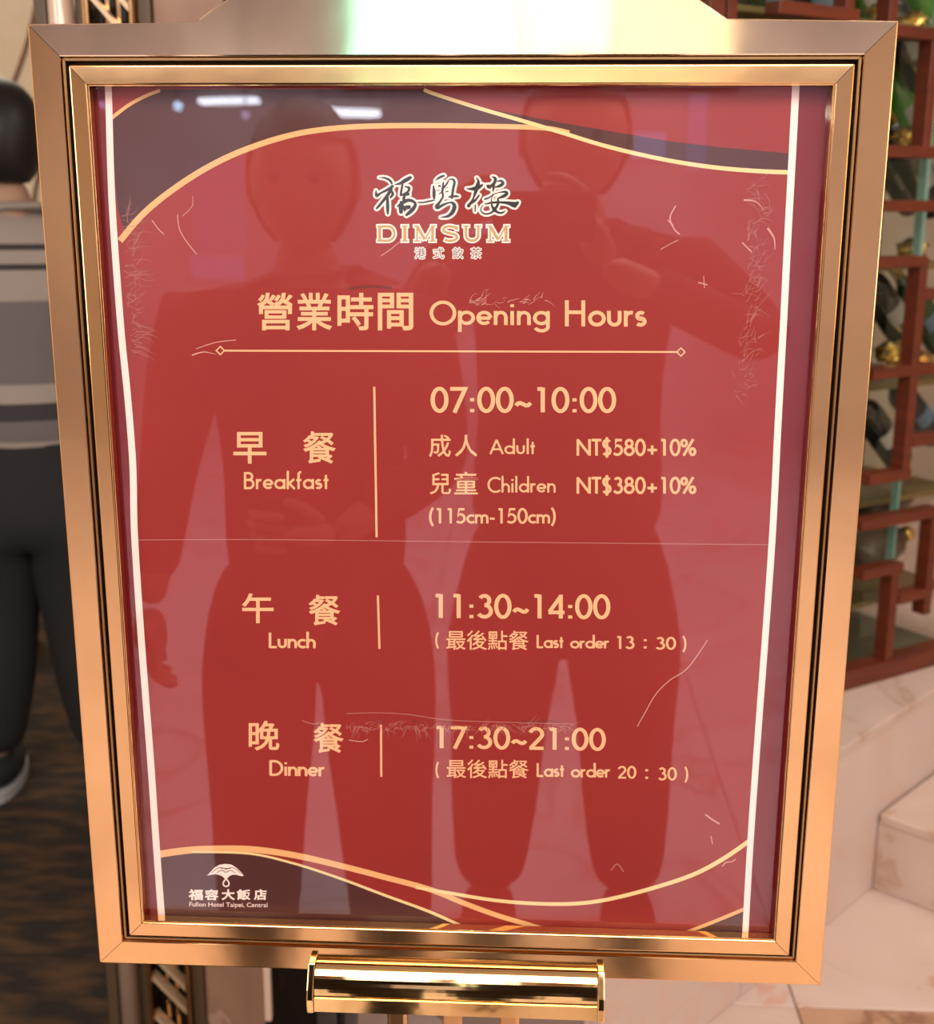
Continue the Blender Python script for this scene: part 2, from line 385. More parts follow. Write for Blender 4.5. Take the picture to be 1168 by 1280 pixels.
CB = [(530, 112), (545, 118), (600, 135.5), (650, 150), (700, 165), (750, 180.5), (800, 193), (850, 203), (900, 210), (950, 214), (988, 215.5)]
CC = [(139, 148), (160, 132), (180, 121), (200, 113)]
CDn = [(198, 1068), (225, 1064), (255, 1061.5), (312, 1061.5), (368, 1069), (425, 1082), (481, 1096.5), (538, 1112), (579, 1128.5), (620, 1143.6), (668, 1158), (700, 1168)]
CE = [(240, 1065), (312, 1067), (368, 1079.5), (425, 1098), (481, 1119), (538, 1140), (578, 1158), (600, 1168)]
CF = [(520, 1109), (560, 1116), (624, 1126), (688, 1130), (740, 1127.6), (795, 1116), (860, 1096), (902, 1075), (940, 1049)]
CG = [(845, 1172), (860, 1165), (898, 1150), (934, 1135)]
def xy(c): return [(p.x, p.y) for p in smooth_curve(c, 6)]
# red field between the white lines
LL, RL = xy(LEFTL), xy(RIGHTL)
quads = []
for i in range(40):
    def on(c, t):
        k = t * (len(c) - 1); a = int(min(k, len(c) - 2)); u = k - a
        return (c[a][0] * (1 - u) + c[a + 1][0] * u, c[a][1] * (1 - u) + c[a + 1][1] * u)
    def by_y(c, y):
        for p, q in zip(c, c[1:]):
            if p[1] <= y <= q[1]: u = (y - p[1]) / (q[1] - p[1] + 1e-9); return (p[0] * (1 - u) + q[0] * u, y)
        return c[-1] if y > c[-1][1] else c[0]
    ya = 96 + (1160 - 96) * i / 40; yb = 96 + (1160 - 96) * (i + 1) / 40
    off = lambda p, lr: p
    qa = by_y(RL, 96 + (1185 - 96) * i / 40); qb = by_y(RL, 96 + (1185 - 96) * (i + 1) / 40)
    quads.append([by_y(LL, ya), qa, qb, by_y(LL, yb)])
print_polys('printed_red_field', quads, RED, 1)
# darker bands
def xl(y): return by_y(LL, y)[0]
def yx(c, x):
    c = xy(c)
    for p, q in zip(c, c[1:]):
        if p[0] <= x <= q[0]: return p[1] + (q[1] - p[1]) * (x - p[0]) / (q[0] - p[0] + 1e-9)
    return c[0][1] if x < c[0][0] else c[-1][1]
def columns(xa, xb, top, bot, n=60):
    xs_ = [xa + (xb - xa) * k / n for k in range(n + 1)]
    return [[(a, top(a)), (c, top(c)), (c, bot(c)), (a, bot(a))] for a, c in zip(xs_, xs_[1:])]
print_polys('printed_dark_arch', columns(138, 698, lambda x: yx(CC, x) if x < 200 else (112 if x < 530 else yx(CB, x)), lambda x: yx(CA, x) if x > 151 else 160 + (x - 138) * 10.8), DARKRED, 2)
cbp = [p for p in xy(CB) if p[0] >= 600]
d2 = [(600, 134), (700, 153), (833, 176), (900, 184), (991, 192)] + cbp[::-1]
print_polys('printed_dark_band', [d2], DARKRED, 2)
print_polys('printed_dark_corner', columns(199, 590, lambda x: yx(CDn, x) if x < 250 else yx(CE, x), lambda x: 1174), DARKRED, 2)
print_polys('printed_dark_corner', [xy(CG) + [(932, 1182), (846, 1180)]], DARKRED, 2)
print_polys('printed_arc_line', ribbon(CA, 8, 6), GOLD_INK, 3)
print_polys('printed_arc_line', ribbon(CB, 4.5, 5.5), PALE_GOLD, 3.5)
print_polys('printed_arc_line', ribbon(CC, 4.5, 4), GOLD_INK, 3)
print_polys('printed_wave_line', ribbon(CDn, 9, 5.5), GOLD_INK, 3)
print_polys('printed_wave_line', ribbon(CE, 2.5, 4), PALE_GOLD, 3.5)
print_polys('printed_wave_line', ribbon(CF, 4, 5.5), PALE_GOLD, 4)
print_polys('printed_wave_line', ribbon(CG, 4, 4.5), GOLD_INK, 3)
print_polys('printed_side_line', ribbon(LEFTL, 8.5, 8.5, 6), WHITE_INK, 4.6)
print_polys('printed_side_line', ribbon(RIGHTL, 9.5, 7.5, 6), WHITE_INK, 4.6)
print_polys('printed_divider', ribbon([(468, 483.5), (469.5, 577), (471, 671.5)], 2.7), PEACH, 3)
print_polys('printed_divider', ribbon([(472.6, 744.4), (474.5, 811)], 2.6, None, 0), PEACH, 3)
print_polys('printed_divider', ribbon([(476.5, 906), (476.8, 971)], 2.6, None, 0), PEACH, 3)
def diamond(cx, cy, r=6.2, w=2.2):
    a = [(cx, cy - r), (cx + r, cy), (cx, cy + r), (cx - r, cy)]; i = r - w
    c = [(cx, cy - i), (cx + i, cy), (cx, cy + i), (cx - i, cy)]
    return [[a[k], a[(k + 1) % 4], c[(k + 1) % 4], c[k]] for k in range(4)]
print_polys('printed_rule', ribbon([(281, 438.3), (846, 440)], 2.2, None, 0) + diamond(275.5, 438.2) + diamond(851.5, 440), PEACH, 3)

# ---- lettering: geometric stroke alphabet (built here, no font file)
def A(cx, cy, rx, ry, a0, a1, n=None):
    n = n or max(6, int(abs(a1 - a0) / 12))
    return [(cx + rx * math.cos(math.radians(a0 + (a1 - a0) * k / n)), cy + ry * math.sin(math.radians(a0 + (a1 - a0) * k / n))) for k in range(n + 1)]
X = 0.60; R_ = 0.24                       # x height, bowl radius (centre line)
S = 0.13                                   # stroke
h = S / 2
def bowl(cx): return A(cx, X / 2, R_ + 0.01, X / 2 - h, 90, 450, 28)
GL = {
 'O': (1.02, [A(0.51, 0.5, 0.44, 0.46, 90, 450, 36)]),
 'p': (0.66, [[(0.08, X), (0.08, -0.30)], bowl(0.34)]),
 'e': (0.60, [[(0.07, 0.29), (0.53, 0.29)], A(0.30, X / 2, 0.235, X / 2 - h, 0, 318, 26)]),
 'n': (0.56, [[(0.08, X), (0.08, 0)], A(0.28, X - h - 0.20, 0.19, 0.20, 180, 0, 12) + [(0.47, 0)]]),
 'i': (0.22, [[(0.10, X), (0.10, 0)], [(0.10, 0.76), (0.10, 0.88)]]),
 'g': (0.68, [[(0.58, X), (0.58, -0.05)] + A(0.34, -0.07, 0.24, 0.17, 0, -165, 14), bowl(0.33)]),
 'H': (0.82, [[(0.09, 1), (0.09, 0)], [(0.68, 1), (0.68, 0)], [(0.09, 0.54), (0.68, 0.54)]]),
 'o': (0.64, [bowl(0.32)]),
 'u': (0.58, [[(0.08, X)] + A(0.28, h + 0.19, 0.19, 0.19, 180, 360, 12) + [(0.47, X)]]),
 'r': (0.38, [[(0.08, X), (0.08, 0)], A(0.27, X - h - 0.19, 0.19, 0.19, 180, 70, 8)]),
 's': (0.44, [A(0.21, X - h - 0.125, 0.13, 0.125, 40, 265, 12) + A(0.20, h + 0.13, 0.15, 0.13, 85, -140, 12)]),
 'B': (0.66, [[(0.09, 1), (0.09, 0)], [(0.09, 0.945), (0.28, 0.945)] + A(0.28, 0.745, 0.21, 0.2, 90, -90, 12) + [(0.09, 0.545)], [(0.30, 0.545)] + A(0.32, 0.30, 0.24, 0.245, 90, -90, 14) + [(0.09, 0.055)]]),
 'a': (0.67, [bowl(0.33), [(0.58, X), (0.58, 0)]]),
 'k': (0.52, [[(0.08, 1.08), (0.08, 0)], [(0.44, X), (0.12, 0.30)], [(0.16, 0.34), (0.48, 0)]]),
 'f': (0.34, [[(0.14, 0)] + [(0.14, 0.84)] + A(0.27, 0.86, 0.13, 0.15, 180, 80, 6), [(0.01, X - h), (0.30, X - h)]]),
 't': (0.32, [[(0.15, 0.84), (0.15, 0)], [(0.01, X - h), (0.29, X - h)]]),
 'A': (0.82, [[(0.04, 0), (0.41, 0.98)], [(0.41, 0.98), (0.78, 0)], [(0.17, 0.33), (0.65, 0.33)]]),
 'd': (0.67, [bowl(0.33), [(0.58, 1.08), (0.58, 0)]]),
 'l': (0.20, [[(0.09, 1.08), (0.09, 0)]]),
 'N': (0.90, [[(0.09, 0), (0.09, 1)], [(0.09, 0.95), (0.78, 0.05)], [(0.78, 1), (0.78, 0)]]),
 'T': (0.58, [[(0.29, 0.95), (0.29, 0)], [(0.0, 0.945), (0.58, 0.945)]]),
 '$': (0.66, [A(0.33, 0.715, 0.20, 0.225, 35, 262, 14) + A(0.31, 0.285, 0.22, 0.225, 80, -145, 14), [(0.33, 1.12), (0.33, -0.12)]]),
 '5': (0.66, [[(0.55, 0.945), (0.22, 0.945), (0.14, 0.52)] + A(0.28, 0.335, 0.27, 0.275, 118, -138, 18)]),
 '8': (0.66, [A(0.33, 0.745, 0.185, 0.20, 90, 450, 22), A(0.33, 0.295, 0.245, 0.24, 90, 450, 24)]),
 '0': (0.66, [A(0.33, 0.5, 0.245, 0.455, 90, 450, 32)]),
 '1': (0.66, [[(0.36, 1.0), (0.36, 0)], [(0.36, 0.945), (0.17, 0.945)]]),
 '3': (0.66, [A(0.31, 0.745, 0.18, 0.20, 150, -90, 16), A(0.31, 0.30, 0.24, 0.245, 90, -150, 18)]),
 '7': (0.66, [[(0.05, 0.945), (0.58, 0.945), (0.20, -0.02)]]),
 '4': (0.66, [[(0.48, 0), (0.48, 1.0)], [(0.48, 0.93), (0.06, 0.27)], [(0.03, 0.255), (0.62, 0.255)]]),
 '2': (0.66, [A(0.32, 0.71, 0.23, 0.24, 165, -35, 14) + [(0.10, 0.055)], [(0.06, 0.055), (0.60, 0.055)]]),
 ':': (0.34, [[(0.17, 0.0), (0.17, 0.13)], [(0.17, 0.44), (0.17, 0.57)]]),
 '~': (0.66, [smooth and [(0.07, 0.27), (0.14, 0.36), (0.22, 0.38), (0.32, 0.33), (0.42, 0.27), (0.50, 0.28), (0.59, 0.38)]] if (smooth := True) else []),
 '+': (0.74, [[(0.37, 0.62), (0.37, 0.06)], [(0.09, 0.34), (0.65, 0.34)]]),
 '%': (0.90, [A(0.20, 0.76, 0.15, 0.19, 90, 450, 18), A(0.70, 0.24, 0.15, 0.19, 90, 450, 18), [(0.74, 1.0), (0.17, 0.0)]]),
 'C': (0.82, [A(0.50, 0.5, 0.43, 0.46, 48, 312, 26)]),
 'h': (0.56, [[(0.08, 1.08), (0.08, 0)], A(0.28, X - h - 0.20, 0.19, 0.20, 180, 0, 12) + [(0.47, 0)]]),
 'c': (0.52, [A(0.32, X / 2, 0.245, X / 2 - h, 50, 310, 20)]),
 'm': (0.88, [[(0.08, X), (0.08, 0)], A(0.255, X - h - 0.18, 0.17, 0.18, 180, 0, 10) + [(0.425, 0)], A(0.60, X - h - 0.18, 0.17, 0.18, 180, 0, 10) + [(0.77, 0)]]),
 '(': (0.36, [A(0.62, 0.44, 0.50, 0.78, 130, 230, 12)]),
 ')': (0.36, [A(-0.26, 0.44, 0.50, 0.78, 50, -50, 12)]),
 '-': (0.40, [[(0.05, 0.32), (0.34, 0.32)]]),
 'L': (0.52, [[(0.09, 1), (0.09, 0.0)], [(0.09, 0.055), (0.48, 0.055)]]),
 'D': (0.84, [[(0.09, 1), (0.09, 0)], [(0.09, 0.945), (0.30, 0.945)] + A(0.30, 0.5, 0.43, 0.445, 90, -90, 22) + [(0.09, 0.055)]]),
 ' ': (0.42, []),
}
def stroke_quads(pts, w):
    pts = [p for i, p in enumerate(pts) if i == 0 or (Vector(p) - Vector(pts[i - 1])).length > 1e-4]
    n = len(pts); closed = n > 3 and (Vector(pts[0]) - Vector(pts[-1])).length < 1e-4
    L, R = [], []
    for i in range(n):
        a = Vector(pts[i - 1]) if i else (Vector(pts[-2]) if closed else None)
        c = Vector(pts[i + 1]) if i < n - 1 else (Vector(pts[1]) if closed else None)
        p = Vector(pts[i])
        d0 = (p - a).normalized() if a is not None else None
        d1 = (c - p).normalized() if c is not None else None
        if d0 is None: d0 = d1
        if d1 is None: d1 = d0
        t = (d0 + d1); t = t.normalized() if t.length > 1e-6 else d0
        nn = Vector((-t.y, t.x)); k = 1.0 / max(0.45, nn.dot(Vector((-d0.y, d0.x))))
        L.append(p + nn * w / 2 * k); R.append(p - nn * w / 2 * k)
    return [[tuple(L[i]), tuple(L[i + 1]), tuple(R[i + 1]), tuple(R[i])] for i in range(n - 1)]
def letters(name, s, x0, ytop, x1, ybot, m=PEACH, lay=3, wt=1.0, slope=0.0, track=0.0):
    """fit a run of stroke letters into a pixel box; slope = how much lower the right end lies"""
    q = []; x = 0; nz = 0
    for ch in s:
        adv, st = GL[ch]
        for pl in st:
            nz += 1
            for qd in stroke_quads(pl, S * wt): q.append([(a + x, b, (nz % 6) * 0.03) for a, b in qd])
        x += adv + track
    return fit(name, q, x0, ytop, x1, ybot, m, lay, slope)
def fit(name, q, x0, ytop, x1, ybot, m, lay, slope=0.0):
    ax = [p[0] for f in q for p in f]; ay = [p[1] for f in q for p in f]
    u0, u1, v0, v1 = min(ax), max(ax), min(ay), max(ay)
    f2 = [[(x0 + (p[0] - u0) / (u1 - u0) * (x1 - x0), ybot - slope / 2 + (p[0] - u0) / (u1 - u0) * slope - (p[1] - v0) / (v1 - v0) * (ybot - ytop), p[2] if len(p) > 2 else 0.0) for p in f] for f in q]
    return print_polys(name, f2, m, lay)
def cjk(name, s, x0, ytop, x1, ybot, m=PEACH, lay=3, bold=0.012, slope=0.0, grow=0.0, halo=0.0):
    cu = bpy.data.curves.new('t', 'FONT'); cu.body = s; cu.size = 1.0; cu.resolution_u = 3
    if bold > 0.002: cu.bevel_depth = bold; cu.bevel_resolution = 0
    o = bpy.data.objects.new('t', cu); COL.objects.link(o)
    dg = bpy.context.evaluated_depsgraph_get(); me = bpy.data.meshes.new_from_object(o.evaluated_get(dg))
    q = []
    for p in me.polygons:
        z = [me.vertices[i].co.z for i in p.vertices]
        if min(z) < -1e-6: continue
        q.append([(me.vertices[i].co.x, me.vertices[i].co.y, me.vertices[i].co.z / max(bold, 1e-3) * 0.35) for i in p.vertices])
    bpy.data.objects.remove(o); bpy.data.meshes.remove(me)
    if halo:
        q0 = q; q = []
        for k in range(9):
            rr_ = halo if k < 8 else 0
            q += [[(p[0] + rr_ * math.cos(k * PI / 4), p[1] + rr_ * math.sin(k * PI / 4), 0.05 * k) for p in f] for f in q0]
    return fit(name, q, x0 - grow, ytop - grow, x1 + grow, ybot + grow, m, lay, slope)

for s, a, c in (('營', 321.5, 366.2), ('業', 370.5, 415.5), ('時', 422, 467), ('間', 472.5, 516.8)):
    cjk('printed_heading', s, a, 366, c, 413, bold=0.016)
letters('printed_heading', 'Opening', 537.2, 376, 687.5, 415.2, wt=1.05, slope=0.6, track=0.05)
letters('printed_heading', 'Hours', 706.5, 375.5, 808.5, 408.2, wt=1.05, slope=0.4, track=0.03)
cjk('printed_meal_name', '早', 291.8, 540, 333.2, 579.5, bold=0.014)
cjk('printed_meal_name', '餐', 378.8, 539.3, 420, 579.5, bold=0.014)
letters('printed_meal_name', 'Breakfast', 305, 588.6, 410.7, 612.3, wt=1.0, track=0.03)
letters('printed_hours', '07:00~10:00', 538.4, 483.5, 770.5, 516.8, wt=1.15, slope=0.3)
cjk('printed_price_line', '成', 536.5, 543.5, 563.7, 571.4, bold=0.008); cjk('printed_price_line', '人', 569, 543.5, 597, 570.7, bold=0.008)
letters('printed_price_line', 'Adult', 612, 548, 669, 568, wt=0.95, track=0.03)
letters('printed_price_line', 'NT$580+10%', 721, 546.5, 870.8, 572, wt=1.2)
cjk('printed_price_line', '兒', 537.2, 590.4, 563.9, 618, bold=0.008); cjk('printed_price_line', '童', 568, 589.7, 597.6, 618, bold=0.008)
letters('printed_price_line', 'Children', 609.6, 595, 694.8, 616, wt=0.95, track=0.03)
letters('printed_price_line', 'NT$380+10%', 721, 594, 870.8, 619.5, wt=1.2)
letters('printed_price_line', '(115cm-150cm)', 536.5, 634, 695, 658, wt=1.1)
cjk('printed_meal_name', '午', 302.6, 741.5, 342.2, 779, bold=0.014)
cjk('printed_meal_name', '餐', 385.8, 743.6, 425.6, 781.8, bold=0.014)
letters('printed_meal_name', 'Lunch', 336, 789.5, 394.8, 810.5, wt=1.15, slope=0.5)
cjk('printed_meal_name', '晚', 311, 901, 349.4, 938.3, bold=0.014)
cjk('printed_meal_name', '餐', 392, 903.7, 429.8, 941.2, bold=0.014)
letters('printed_meal_name', 'Dinner', 336.8, 950.5, 405.9, 970.3, wt=1.15, slope=1.0)
letters('printed_hours', '11:30~14:00', 544.7, 742.3, 763.3, 773.8, wt=1.15, slope=1.0)
letters('printed_hours', '17:30~21:00', 546, 908.5, 757.6, 937.8, wt=1.15, slope=3.0)
for dy, sl, n1, n2 in ((0, 0, '13', '30'), (1, 1, '20', '30')):
    B_ = [((544.4, 790, 549, 811), (558, 788.3, 661, 812.5), (671, 793.8, 704.4, 810.3), (713, 793.5, 761.6, 810.6), (771.8, 795, 793.5, 811.3), (805, 799, 808.6, 810.5), (820, 796, 845.5, 812.3), (853.3, 794.5, 858.3, 815.5)),
          ((544.7, 952, 549, 973), (558.6, 949.6, 661, 972.8), (671, 954, 705.3, 971.3), (713.9, 953.6, 763, 972), (772.5, 957.3, 795.8, 973.4), (806.9, 961.5, 810.5, 973.5), (823, 959, 846.5, 975.8), (855.8, 958, 860.5, 978.5))][dy]
    for s, bx in zip(('(', None, 'Last', 'order', n1, ':', n2, ')'), B_):
        if s is None: cjk('printed_last_order_line', '最後點餐', *bx, bold=0.006, slope=0.6)
        else: letters('printed_last_order_line', s, *bx, wt=1.15)

# ---- restaurant logo: brush characters with pale outline
def brush(strokes, ox, oy, sc, grow):
    """strokes: lists of (x, y, width) in enlarged-crop units; quads and discs"""
    q = []
    for st in strokes:
        c = smooth_curve(st, 5)
        for p in c:
            r = max(p.z / 2, 2) + grow
            q.append([(ox + (p.x + r * math.cos(k * PI / 5)) / sc, oy + (p.y + r * math.sin(k * PI / 5)) / sc) for k in range(10)])
        for p, n in zip(c, c[1:]):
            d = Vector((n.x - p.x, n.y - p.y)); 
            if d.length < 1e-3: continue
            d.normalize(); m_ = Vector((-d.y, d.x)); r0 = max(p.z / 2, 2) + grow; r1 = max(n.z / 2, 2) + grow
            q.append([(ox + (p.x + m_.x * r0) / sc, oy + (p.y + m_.y * r0) / sc), (ox + (n.x + m_.x * r1) / sc, oy + (n.y + m_.y * r1) / sc),
                      (ox + (n.x - m_.x * r1) / sc, oy + (n.y - m_.y * r1) / sc), (ox + (p.x - m_.x * r0) / sc, oy + (p.y - m_.y * r0) / sc)])
    return q
FU = [[(165, 138, 8), (250, 145, 26), (320, 180, 34), (350, 225, 30)],
      [(118, 330, 14), (130, 400, 52), (190, 365, 30), (280, 320, 40), (365, 265, 36)],
      [(350, 260, 30), (330, 330, 50), (270, 420, 46), (190, 520, 40), (130, 590, 30)],
      [(285, 400, 34), (288, 500, 46), (290, 600, 46), (292, 665, 30)],
      [(340, 330, 30), (365, 380, 40), (330, 430, 30)],
      [(395, 242, 14), (470, 225, 40), (550, 180, 60), (620, 140, 50)],
      [(505, 240, 30), (490, 330, 34), (480, 395, 34)],
      [(540, 270, 14), (600, 290, 40), (585, 345, 34), (490, 395, 20)], [(480, 395, 30), (590, 380, 46)],
      [(540, 390, 40), (525, 450, 44), (530, 480, 50)],
      [(430, 560, 20), (520, 500, 50), (600, 470, 50), (680, 500, 40), (690, 550, 50), (640, 620, 60), (565, 685, 40)],
      [(470, 540, 50), (485, 640, 60)], [(520, 585, 60), (600, 570, 60)], [(485, 500, 44), (540, 620, 34)],
      [(735, 503, 20), (830, 500, 22), (940, 478, 18), (985, 468, 8)]]
YUE = [[(240, 265, 10), (310, 210, 46), (400, 165, 46), (430, 160, 24)],
       [(200, 380, 30), (212, 480, 66), (212, 580, 68), (215, 640, 40)],
       [(405, 300, 30), (400, 400, 52), (385, 500, 48), (400, 590, 44), (340, 700, 48), (270, 800, 84), (300, 830, 60), (400, 770, 54), (520, 725, 34), (600, 730, 56), (640, 800, 84), (600, 920, 84), (500, 1005, 60), (350, 1028, 14)],
       [(520, 250, 24), (480, 330, 38), (410, 420, 34)], [(540, 235, 24), (610, 240, 44), (640, 300, 54), (615, 420, 54), (600, 520, 54), (585, 625, 50)],
       [(530, 600, 40), (640, 590, 50), (725, 592, 28)], [(250, 475, 12), (330, 460, 16)], [(320, 375, 44), (350, 380, 30)], [(460, 495, 24), (505, 490, 26)], [(310, 545, 14), (380, 500, 30)],
       [(-10, 715, 22), (90, 690, 22), (200, 665, 14)], [(460, 420, 14), (500, 405, 14)], [(240, 330, 8), (330, 300, 12)]]
LOU = [[(290, 170, 20), (320, 230, 44), (305, 300, 70), (275, 400, 60), (240, 500, 34), (215, 560, 40), (150, 650, 60)],
       [(115, 352, 12), (200, 360, 50), (300, 340, 80), (390, 290, 30)],
       [(330, 470, 30), (260, 560, 40), (190, 600, 50)], [(265, 640, 26), (265, 700, 26), (265, 745, 20)],
       [(560, 150, 20), (610, 180, 50), (590, 260, 54), (500, 330, 50), (455, 290, 12)], [(490, 300, 40), (520, 340, 40)],
       [(640, 230, 16), (710, 220, 44), (740, 265, 56), (680, 310, 50), (600, 330, 20)], [(590, 250, 40), (580, 340, 40), (570, 400, 20)],
       [(430, 535, 30), (500, 510, 30), (580, 455, 18), (680, 420, 16), (780, 410, 44), (810, 440, 50), (750, 485, 56), (650, 520, 20)],
       [(570, 440, 16), (545, 540, 18), (550, 640, 34), (590, 710, 60), (650, 760, 40), (720, 770, 36), (780, 740, 16)],
       [(430, 620, 18), (560, 595, 40), (700, 590, 40), (820, 600, 56), (940, 625, 90), (1000, 590, 40)], [(900, 640, 60), (950, 660, 50)],
       [(655, 540, 36), (655, 620, 40), (600, 710, 50), (540, 765, 34), (450, 790, 30), (380, 760, 26), (360, 700, 20), (400, 640, 14)]]
LOGO = [(FU, 460, 210, 11.68), (YUE, 530, 210, 16.69), (LOU, 575, 210, 13.74)]
q1, q2 = [], []
for st, ox, oy, sc in LOGO:
    q1 += brush(st, ox, oy, sc, 2.5 * sc); q2 += brush(st, ox, oy, sc, 0.0)
# pale infill between the strokes
q1 += [[(542, 225), (569, 225), (568, 249), (541, 250)]]
o = print_polys('printed_logo_outline', q1, WHITE_INK, 3, None, 1, 45)
o = print_polys('printed_logo_characters', q2, BLACK_INK, 4, None, 1, 45); o['label'] = 'three black brush characters with a pale outline'
# DIMSUM in wide serif capitals
def capital(ch):
    if ch == 'D': return [([(0.14, 0), (0.14, 1)], .2), ([(0.14, 0.93), (0.55, 0.93)] + A(0.55, 0.5, 0.33, 0.43, 90, -90, 14) + [(0.14, 0.07)], .16), ([(0, .95), (.3, .95)], .1), ([(0, .05), (.3, .05)], .1)], 1.0
    if ch == 'I': return [([(0.2, 0), (0.2, 1)], .22), ([(0, .95), (.4, .95)], .1), ([(0, .05), (.4, .05)], .1)], .4
    if ch == 'M': return [([(0.2, 0), (0.2, 1)], .12), ([(0.2, .96), (.6, .12)], .2), ([(.6, .12), (1.0, .96)], .12), ([(1.0, 1), (1.0, 0)], .2), ([(0.02, .95), (.3, .95)], .1), ([(.92, .95), (1.18, .95)], .1), ([(0.04, .05), (.38, .05)], .1), ([(.82, .05), (1.18, .05)], .1)], 1.2
    if ch == 'S': return [([(.84, .72), (.80, .86)] + A(.46, .74, .34, .2, 40, 250, 14)[1:] + A(.48, .28, .38, .22, 80, -140, 14), .16), ([(.87, .97), (.87, .68)], .07)], .94
    if ch == 'U': return [([(.2, 1), (.2, .4)] + A(.55, .38, .35, .31, 180, 360, 14) + [(.9, 1)], .17), ([(0, .95), (.4, .95)], .1), ([(.72, .95), (1.08, .95)], .1)], 1.1
CAPS = [('D', 471.3, 496.3), ('I', 501.8, 510.8), ('M', 516.6, 545.8), ('S', 551.5, 573.5), ('U', 578.3, 602.6), ('M', 608, 637.8)]
qa, qb = [], []
for ch, xa, xb in CAPS:
    st, wd = capital(ch); sx = (xb - xa) / wd; ty, by = 281.6, 302.2; sy = by - ty
    for pl, w in st:
        pts = [(xa + a * sx, by - b_ * sy) for a, b_ in pl]
        wpx = w * sy
        ext = lambda P_, e: [tuple(Vector(P_[0]) + (Vector(P_[0]) - Vector(P_[1])).normalized() * e)] + P_[1:-1] + [tuple(Vector(P_[-1]) + (Vector(P_[-1]) - Vector(P_[-2])).normalized() * e)]
        qa += stroke_quads(ext(pts, 1.1), wpx + 3.2); qb += stroke_quads(ext(pts, -0.5) if len(pts) > 1 else pts, max(wpx - 0.6, 1.0))
print_polys('printed_logo_capitals_outline', qa, WHITE_INK, 3.4, None, 1, 35)
o = print_polys('printed_logo_capitals', qb, TAN_INK, 4.2, None, 1, 35); o['label'] = 'tan serif capitals edged in pale pink'
for s, a, c in (('港', 518.8, 532), ('式', 542, 555), ('飲', 566, 579), ('茶', 588.8, 602)):
    cjk('printed_logo_subtitle_outline', s, a - 1.2, 308.4, c + 1.2, 324.4, m=WHITE_INK, lay=3, bold=0.0, halo=0.09)
    cjk('printed_logo_subtitle', s, a, 309.8, c, 323, m=GREY_INK, lay=4.2, bold=0.0)

# ---- hotel emblem bottom left
def e(pts): return [(225 + a / 9.733, 1070 + b_ / 9.733) for a, b_ in pts]
fan = [(330, 238), (372, 195), (415, 145), (480, 108), (550, 96), (625, 103), (690, 145), (735, 190), (778, 240), (745, 244), (680, 226), (640, 228), (600, 245), (575, 275), (560, 290), (545, 275), (520, 248), (480, 226), (430, 220), (385, 228)]
print_polys('printed_emblem', [e(fan)] + ribbon(e([(562, 275), (530, 320), (532, 355), (562, 370), (592, 355), (594, 320), (562, 275)]), 1.7), WHITE_INK, 3)
vein = []
for c in ([(385, 205), (440, 160), (500, 140), (560, 165)], [(740, 215), (690, 165), (630, 140), (560, 165)], [(450, 205), (500, 175), (560, 200)], [(670, 205), (620, 175), (560, 200)], [(500, 150), (560, 150), (620, 150)]):
    vein += ribbon(e(c), 0.7, 0.9)
print_polys('printed_emblem_veins', vein, DARKRED, 4)
for s, a, c in (('福', 235.8, 253.8), ('容', 255.8, 273.5), ('大', 276.9, 293.8), ('飯', 295.9, 313.4), ('店', 317.5, 333.4)):
    cjk('printed_hotel_name', s, a, 1111.6, c, 1125.2, m=WHITE_INK, bold=0.03, slope=0.0)
cjk('printed_hotel_name', 'Fullon Hotel Taipei, Central', 236.8, 1128, 334.4, 1135.3, m=WHITE_INK, bold=0.004, slope=1.0)

# ---- wear: fold line, crinkles, scuffs
print_polys('fold_line', ribbon([(171, 675), (330, 674.5), (560, 677), (760, 679), (967, 681)], 1.1), CREASE, 3.2)
def crinkle(x0, x1, y0_, y1_, n, L, ang, m, lay, w=1.0, jit=0.7):
    q = []
    for _ in range(n):
        x = random.uniform(x0, x1); y = random.uniform(y0_, y1_); a = math.radians(ang + random.gauss(0, 28)); l = L * random.uniform(.3, 1.2); c = [(x, y)]
        for k in range(4):
            a += random.gauss(0, jit * 0.5); x += math.cos(a) * l / 4; y += math.sin(a) * l / 4; c.append((x, y))
        q += ribbon(c, w * random.uniform(.5, 1.3), 0.2, 3)
    return q
q = []
for k in range(9):
    yy = 262 + 20 * k; q += crinkle(150 + k * 1.5, 172, yy, yy + 20, 9, 26, -25 + random.uniform(-25, 25), CREASE, 3, 0.8)
o = tag(print_polys('crease', q, CREASE, 2.6, None, 9, 30), kind='stuff')
q = []
for k in range(16):
    yy = 222 + 17 * k; xx = 958 - 0.05 * (yy - 222) + random.uniform(-12, 2)
    q += crinkle(xx - 18, xx + 6, yy, yy + 17, 9, 20, random.choice((-60, -20, 20)), CREASE, 3, 0.8)
tag(print_polys('crease', q, CREASE, 2.6, None, 9, 30), kind='stuff')
q = []
for _ in range(170):
    x = random.uniform(432, 712); q += crinkle(x, x + 1, 905, 912, 1, 16, random.choice((0, 5, 80, 95)), CREASE, 3, 0.9)
q += ribbon([(434, 892), (470, 891), (510, 893), (560, 900), (640, 903), (716, 905)], 1.0) + ribbon([(378, 901), (392, 905), (400, 903)], 1.2)
tag(print_polys('scuff', q, CREASE, 2.7, None, 9, 30), kind='stuff')
q = []
for xx, ww in ((476, 6), (520, 4), (560, 6), (600, 5), (665, 14), (690, 12)):
    q += ribbon([(xx - ww, 902.5), (xx, 901.5), (xx + ww, 903)], 2.0, 1.0)
q += ribbon([(436, 361), (462, 358), (490, 360)], 3.0) + ribbon([(630, 393), (648, 391), (668, 394)], 6, 4)
tag(print_polys('scuff', q, CREASE_DARK, 2.2, None, 9, 30), kind='stuff')
